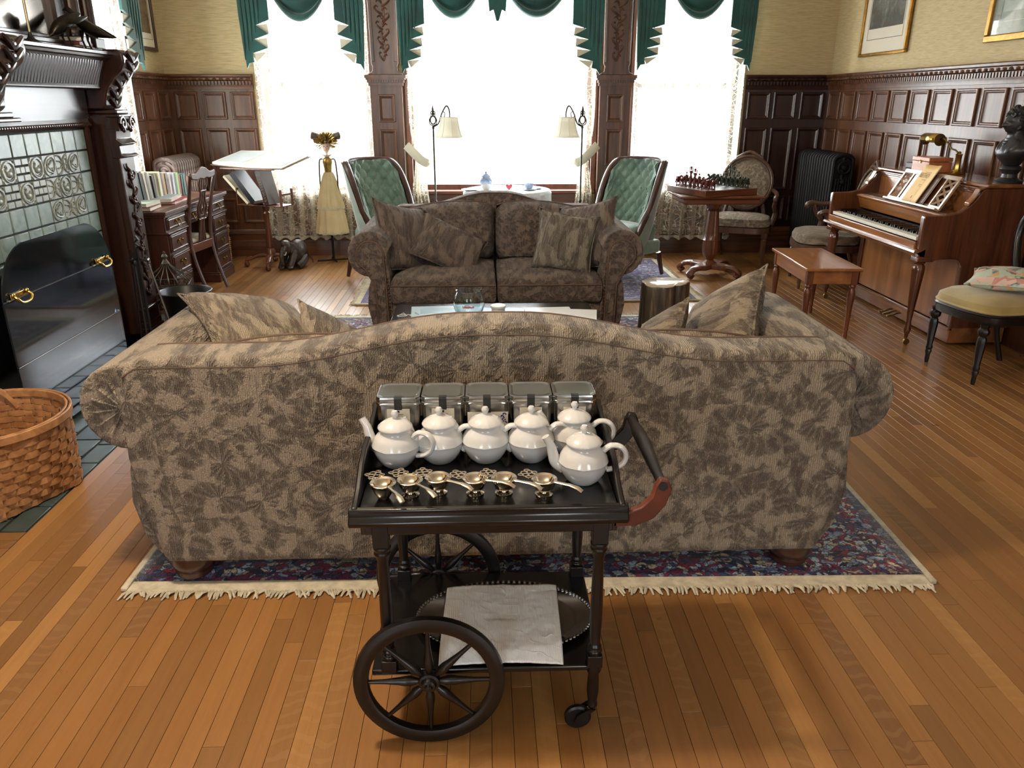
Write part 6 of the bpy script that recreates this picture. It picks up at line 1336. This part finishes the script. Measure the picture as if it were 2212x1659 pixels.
def rider(b,h): # mounted figure
    h=h/1.35
    b.lathe([(.017,0),(.017,.004),(.006,.006)],10)
    for x in (-.012,.014): b.tube([(x,-.005,.004),(x*1.0,-.004,.022)],.0032,5).tube([(x+.003,.005,.004),(x,.004,.022)],.0032,5)
    b.ball((.001,0,.029),(.021,.009,.010),10,6).tube(spline([(.016,0,.032),(.023,0,.043),(.030,0,.046),(.036,0,.041)],3),[.007]*3+[.006]*3+[.006]*3+[.004],6).tube([(-.02,0,.030),(-.026,0,.014)],[.003,.004],5)
    b.tube([(0,0,.036),(0,0,h-.016)],[.0075,.0085],8).ball((0,0,h-.008),.0062,8,6).tube([(0,.007,h-.022),(.008,.011,h-.03),(.014,.005,h-.032)],.003,5).tube([(0,-.007,h-.022),(.006,-.012,h-.028),(.006,-.011,h+.0)],.003,5)
def foot(b,h):
    b.lathe([(.014,0),(.014,.004),(.007,.006)],10)
    for y in (-.004,.004): b.tube([(0,y,.004),(0,y*.8,.026)],.0038,6)
    b.tube([(0,0,.024),(0,0,h-.016)],[.006,.0085],8).ball((0,0,h-.008),.006,8,6).tube([(.005,.008,h-.02),(.01,.009,h-.034)],.003,5).tube([(.004,-.008,h-.02),(.012,-.007,h-.028)],.003,5).tube([(.012,-.007,.008),(.012,-.007,h+.004)],.0016,4)
KIND=['tower','rider','bishop','queen','king','bishop','rider','tower']
SM=[plain('red_army_paint',c(120,52,40),.4,.2,.4,60),plain('green_army_paint',c(62,70,54),.4,.2,.4,60)]
pc={}
for side in (0,1):
    for row in (0,1):
        for k in range(8):
            kind='pawn' if row else KIND[k]; h={'pawn':.062,'tower':.066,'rider':.072,'bishop':.075,'queen':.088,'king':.096}[kind]
            key=(side,kind); i_=(0.5+row) if side==0 else (7.5-row)
            p=MB_@Vector(((i_-4)*sq_,(k+.5-4)*sq_,0)); col_='red' if side==0 else 'green'
            lab='small %s-painted mounted chess pawn'%col_ if row else {'tower':'%s-painted block-bodied chess piece','rider':'%s-painted mounted chess knight','bishop':'%s-painted robed chess piece','queen':'%s-painted crowned chess queen','king':'tallest %s-painted chess piece, the king with raised arms'}[kind]%col_
            if key not in pc:
                b=B()
                if kind in('rider','pawn','bishop','tower') and (kind!='bishop' and kind!='tower'): rider(b,h) if kind!='pawn' else (rider(b,h))
                elif kind=='tower': rider(b,h); b.cb(-.004,0,.03,.02,.02,.03)
                elif kind=='bishop': foot(b,h)
                else: foot(b,h); b.lathe([(.014,.004),(.010,.03),(.007,.05)],10).lathe([(.006,h-.005),(.009,h+.004),(.0,h+.002)],8); b.tube([(0,.008,h-.03),(0,.02,h-.02),(0,.018,h)],.003,5).tube([(0,-.008,h-.03),(0,-.02,h-.02),(0,-.018,h)],.003,5)
                o=ob('chess_piece',b,SM[side],None); o.scale=(1.15,1.15,1.8); pc[key]=o
            else: o=dup(pc[key])
            end=['at the window end of its row','second from the window end','third from the window end','fourth from the window end','fifth from the window end','third from the chair end','second from the chair end','at the chair end of its row'][k]
            lab=lab+', '+end if kind in('pawn','tower','rider','bishop') else lab
            o.location=p; o.rotation_euler=(0,0,CB+(0 if side==0 else PI)); tag(o,lab,'chess piece','%s army chess pieces'%col_)
# ================================================================= OVAL-BACK ARMCHAIRS
FRM=wood('carved_walnut_frame',c(54,34,26),c(100,70,52),rough=.35)
def ovalchair(label,loc,rz):
    t=thing('oval_back_armchair',label,'armchair',loc,rz,'oval-back armchairs'); tl=R(12); zc=.765
    def bp(a,f,off): # oval back ring point, leaning back
        x=.245*f*math.cos(a); z=.255*f*math.sin(a); return (x,.245+off+z*math.tan(tl),zc+z)
    ob('back_frame',B().tube([bp(2*PI*k/40,1.0,0) for k in range(40)],.026,8,True,sq=(.8,1)),FRM,t)
    ob('crest',B().tube(spline([bp(R(60),1.06,0),bp(R(75),1.1,0),bp(R(90),1.17,0),bp(R(105),1.1,0),bp(R(120),1.06,0)],4),.018,8),FRM,t)
    b=B()
    for sg in (-1,1): b.grid(lambda u,v:tuple(Vector(bp(2*PI*u,.93*(1-v),0))+Vector((0,sg*.035*math.sqrt(max(0,1-(1-v)**2)),0))),40,8,cu=True)
    ob('back_pad',b,DAMASK,t)
    ob('back_piping',B().tube([bp(2*PI*k/40,.92,-.022) for k in range(40)],.006,6,True),PIPE,t)
    def sp(u,v):
        a=2*PI*u; k=max(abs(math.cos(a)),abs(math.sin(a)))**.75; return k
    rings=[]
    for f,z in ((.94,.385),(1,.395),(1.0,.43),(.94,.462),(.75,.482),(.4,.492),(.05,.494)):
        rings.append([((.29+.03*(math.sin(a)<0)*-math.sin(a))*f*math.copysign(abs(math.cos(a))**.6,math.cos(a)),-.03+.27*f*math.copysign(abs(math.sin(a))**.6,math.sin(a)),z) for a in [2*PI*k/48 for k in range(48)]])
    ob('seat_pad',B().loft(rings),DAMASK,t)
    ob('seat_frame',B().loft([[((.30+.03*(math.sin(a)<0)*-math.sin(a))*math.copysign(abs(math.cos(a))**.6,math.cos(a)),-.03+.28*math.copysign(abs(math.sin(a))**.6,math.sin(a)),z) for a in [2*PI*k/48 for k in range(48)]] for z in (.33,.345,.385)]),FRM,t)
    for s_ in (-1,1):
        ob('arm',B().tube(spline([(s_*.268,.225,.70),(s_*.305,.12,.685),(s_*.325,-.02,.665),(s_*.325,-.12,.675),(s_*.32,-.165,.655),(s_*.32,-.15,.635)],5),[.020]*6+[.022]*8+[.024]*6+[.022]*6,8),FRM,t)
        ob('arm_support',B().tube(spline([(s_*.30,-.06,.39),(s_*.325,-.02,.50),(s_*.31,-.07,.58),(s_*.325,-.10,.655)],4),[.026]*5+[.021]*8,8),FRM,t)
        ob('front_leg',B().lathe([(.012,.0),(.015,.015),(.013,.04),(.017,.05),(.027,.26),(.030,.27),(.022,.28),(.032,.29),(.034,.34)],16,(s_*.26,-.25,0),flute=.08,nf=8),FRM,t)
        ob('back_leg',B().tube(spline([(s_*.20,.33,.0),(s_*.215,.255,.18),(s_*.22,.225,.34),(s_*.19,.235,.50),(s_*.17,.245,.58)],4),[.015]*5+[.022]*12,8),FRM,t)
    return t
ovalchair('oval-back armchair beside the chess table, in front of the dark panelled corner',(2.60,7.78,0),R(-24))
ovalchair('oval-back armchair turned sideways between the piano and the black radiator',(3.06,6.74,0),R(-103))
# ================================================================= RIGHT RADIATOR
RADR=plain('black_radiator_paint',c(17,16,17),.6,0,.2,spec=.25)
radiator('radiator','tall black cast iron radiator in the right corner','x' and (3.28,7.98,0),0,0,0,0,0,0) if 0 else None
radiator('radiator','tall black cast iron radiator in the corner behind the piano',(3.34,7.68,0),-PI/2,15,1.09,.21,RADR,True)
# ================================================================= DARK SIDE CHAIR WITH GOLD SEAT
t=thing('side_chair','ebonised side chair with gold seat at the right edge of the frame','chair',(3.0,4.33,0),R(-84))
GOLD=plain('gold_seat_velvet',c(168,146,88),.8,0,.12,6,sheen=.4)
def ring(f,z): return [((.25*f)*math.copysign(abs(math.cos(a))**.65,math.cos(a))*(1-.08*math.sin(a)),.24*f*math.copysign(abs(math.sin(a))**.65,math.sin(a))-.012*math.cos(3*math.acos(max(-1,min(1,math.cos(a)))))*(math.sin(a)<0),z) for a in [2*PI*k/60 for k in range(60)]]
ob('seat',B().loft([ring(.97,.415),ring(1,.43),ring(.97,.465),ring(.8,.492),ring(.45,.505),ring(.05,.508)]),GOLD,t); ob('seat_piping',B().tube(ring(1.0,.424),.007,6,True),GOLD,t)
ob('seat_rail',B().loft([ring(.98,.355),ring(1.0,.37),ring(1.0,.40),ring(1.03,.408),ring(1.0,.418)]),BLKW,t)
for s_ in (-1,1):
    ob('front_leg',B().lathe([(.010,0),(.014,.02),(.013,.05),(.020,.075),(.016,.085),(.022,.10),(.017,.115),(.026,.25),(.024,.28),(.018,.29),(.03,.305),(.032,.325),(.022,.34),(.026,.36)],16,(s_*.21,-.19,0),flute=.09,nf=8),BLKW,t)
    ob('back_leg',B().tube(spline([(s_*.17,.29,0),(s_*.18,.23,.2),(s_*.185,.21,.38),(s_*.17,.22,.5)],4),[.016]*5+[.022]*8,8),BLKW,t)
ob('back_frame',B().tube(spline([(-.17,.22,.48),(-.13,.235,.56),(-.19,.26,.66),(-.235,.285,.80),(-.20,.30,.92),(-.09,.31,.97),(0,.315,.985),(.09,.31,.97),(.20,.30,.92),(.235,.285,.80),(.19,.26,.66),(.13,.235,.56),(.17,.22,.48)],5),.023,10),BLKW,t)
ob('back_rail',B().tube(spline([(-.13,.235,.57),(-.06,.24,.60),(0,.24,.585),(.06,.24,.60),(.13,.235,.57)],4),.018,8).tube([(-.03+.03*math.cos(a),.24,.62+.03*math.sin(a)) for a in [k*.5 for k in range(10)]],.009,6).tube([(.03-.03*math.cos(a),.24,.62+.03*math.sin(a)) for a in [k*.5 for k in range(10)]],.009,6),BLKW,t)
NP=N('needlepoint_flowers'); v=NP.coord(); cl_=NP.vor(v,26,'F1','Color'); sp_=NP.new('SeparateColor'); NP.l(cl_,sp_.inputs[0]); msk=NP.ramp(NP.vor(NP.coord('Object',(1,1,1)),2.6),[(.25,(1,1,1)),(.5,(0,0,0))]); NP.base(NP.mix(NP.ramp(NP.noise(v,8,3,1),[(.45,(0,0,0)),(.52,(1,1,1))]),c(196,204,188),NP.ramp(sp_.outputs[0],[(0,c(206,150,140)),(.3,c(226,192,180)),(.5,c(110,140,140)),(.65,c(90,116,88)),(.8,c(214,176,120))],'CONSTANT')),.9,0,.2); NP.bump(NP.noise(v,200,2),.5,.004); NP=NP.m
pillow('seat_cushion','floral needlepoint cushion lying on the gold chair seat','',0,0,0,0,0) if 0 else None
pillow('floral_cushion','floral needlepoint cushion lying on the gold chair seat',(3.06,4.34,.572),(R(6),R(-3),R(-40)),.17,.055,NP.m if hasattr(NP,'m') else NP,'cushions on chairs',1.1)
# ================================================================= PICTURES
def picture(label,loc,rz,w_,h,fw,fmat,mat_w,printm,tilt=0,inner=None):
    t=thing('framed_picture',label,'picture',loc,rz,'framed pictures on the walls'); t.rotation_euler=(R(tilt),0,rz)
    b=B()
    for (x0,x1,z0,z1) in ((-w_/2,w_/2,-h/2,-h/2+fw),(-w_/2,w_/2,h/2-fw,h/2),(-w_/2,-w_/2+fw,-h/2+fw,h/2-fw),(w_/2-fw,w_/2,-h/2+fw,h/2-fw)): b.box(x0,x1,-.032,-.004,z0,z1)
    ob('frame',b,fmat,t,bevel=.006); ob('mount',B().box(-w_/2+fw,w_/2-fw,-.014,-.008,-h/2+fw,h/2-fw),mat_w,t,smooth=False)
    iw,ih=w_/2-fw-inner[0],h/2-fw; ob('print',B().box(-iw,iw,-.0155,-.014,-ih+inner[1],ih-inner[2]),printm,t,smooth=False)
    b=B(); e=.018
    for (x0,x1,z0,z1) in ((-iw-e,iw+e,-ih+inner[1]-inner[1]*.45,-ih+inner[1]-inner[1]*.45+.004),(-iw-e,-iw-e+.004,-ih+inner[1]*.55,ih-inner[2]+e),(iw+e-.004,iw+e,-ih+inner[1]*.55,ih-inner[2]+e)): b.box(x0,x1,-.0152,-.014,z0,z1)
    ob('mount_line',b,printm,t,smooth=False); ob('glass',B().box(-w_/2+fw,w_/2-fw,-.019,-.0175,-h/2+fw,h/2-fw),GLASS,t,smooth=False); return t
ENG=N('grey_engraving'); v=ENG.coord(); n1=ENG.noise(v,7,6,.6,.7); sz=ENG.new('SeparateXYZ'); ENG.l(v,sz.inputs[0]); ENG.base(ENG.ramp(ENG.math('ADD',n1,ENG.math('MULTIPLY',sz.outputs[2],.8)),[(.3,c(64,64,60)),(.5,c(104,104,98)),(.66,c(172,170,160))]),.6); ENG=ENG.m
SEP=N('brown_engraving'); v=SEP.coord(); SEP.base(SEP.ramp(SEP.noise(v,8,6,1.2,.7),[(.32,c(58,44,32)),(.6,c(122,100,74))]),.6); SEP=SEP.m
CREAM=plain('cream_mount',c(224,216,196),.7,0,.02); GFR=plain('gilt_frame',c(176,130,58),.35,.85,.2,20); DFR=wood('dark_picture_frame',c(36,22,16),c(62,38,26))
picture('tall framed grey engraving on the right wall above the panelling',(XR-.004,7.26,2.42),-PI/2,.84,.98,.026,GFR,CREAM,ENG,0,(.095,.20,.07))
picture('gilt-framed picture at the upper right corner, over the bust',(XR-.004,5.38,2.45),-PI/2,.78,1.04,.045,GFR,plain('grey_green_mount',c(150,156,142),.6),plain('pale_watercolour',c(176,184,172),.5,0,.2,4),0,(.10,.14,.1))
picture('dark-framed brown engraving on the left wall beyond the fireplace',(XL+.004,7.80,2.47),PI/2,.70,.96,.035,DFR,CREAM,SEP,0,(.05,.12,.05))
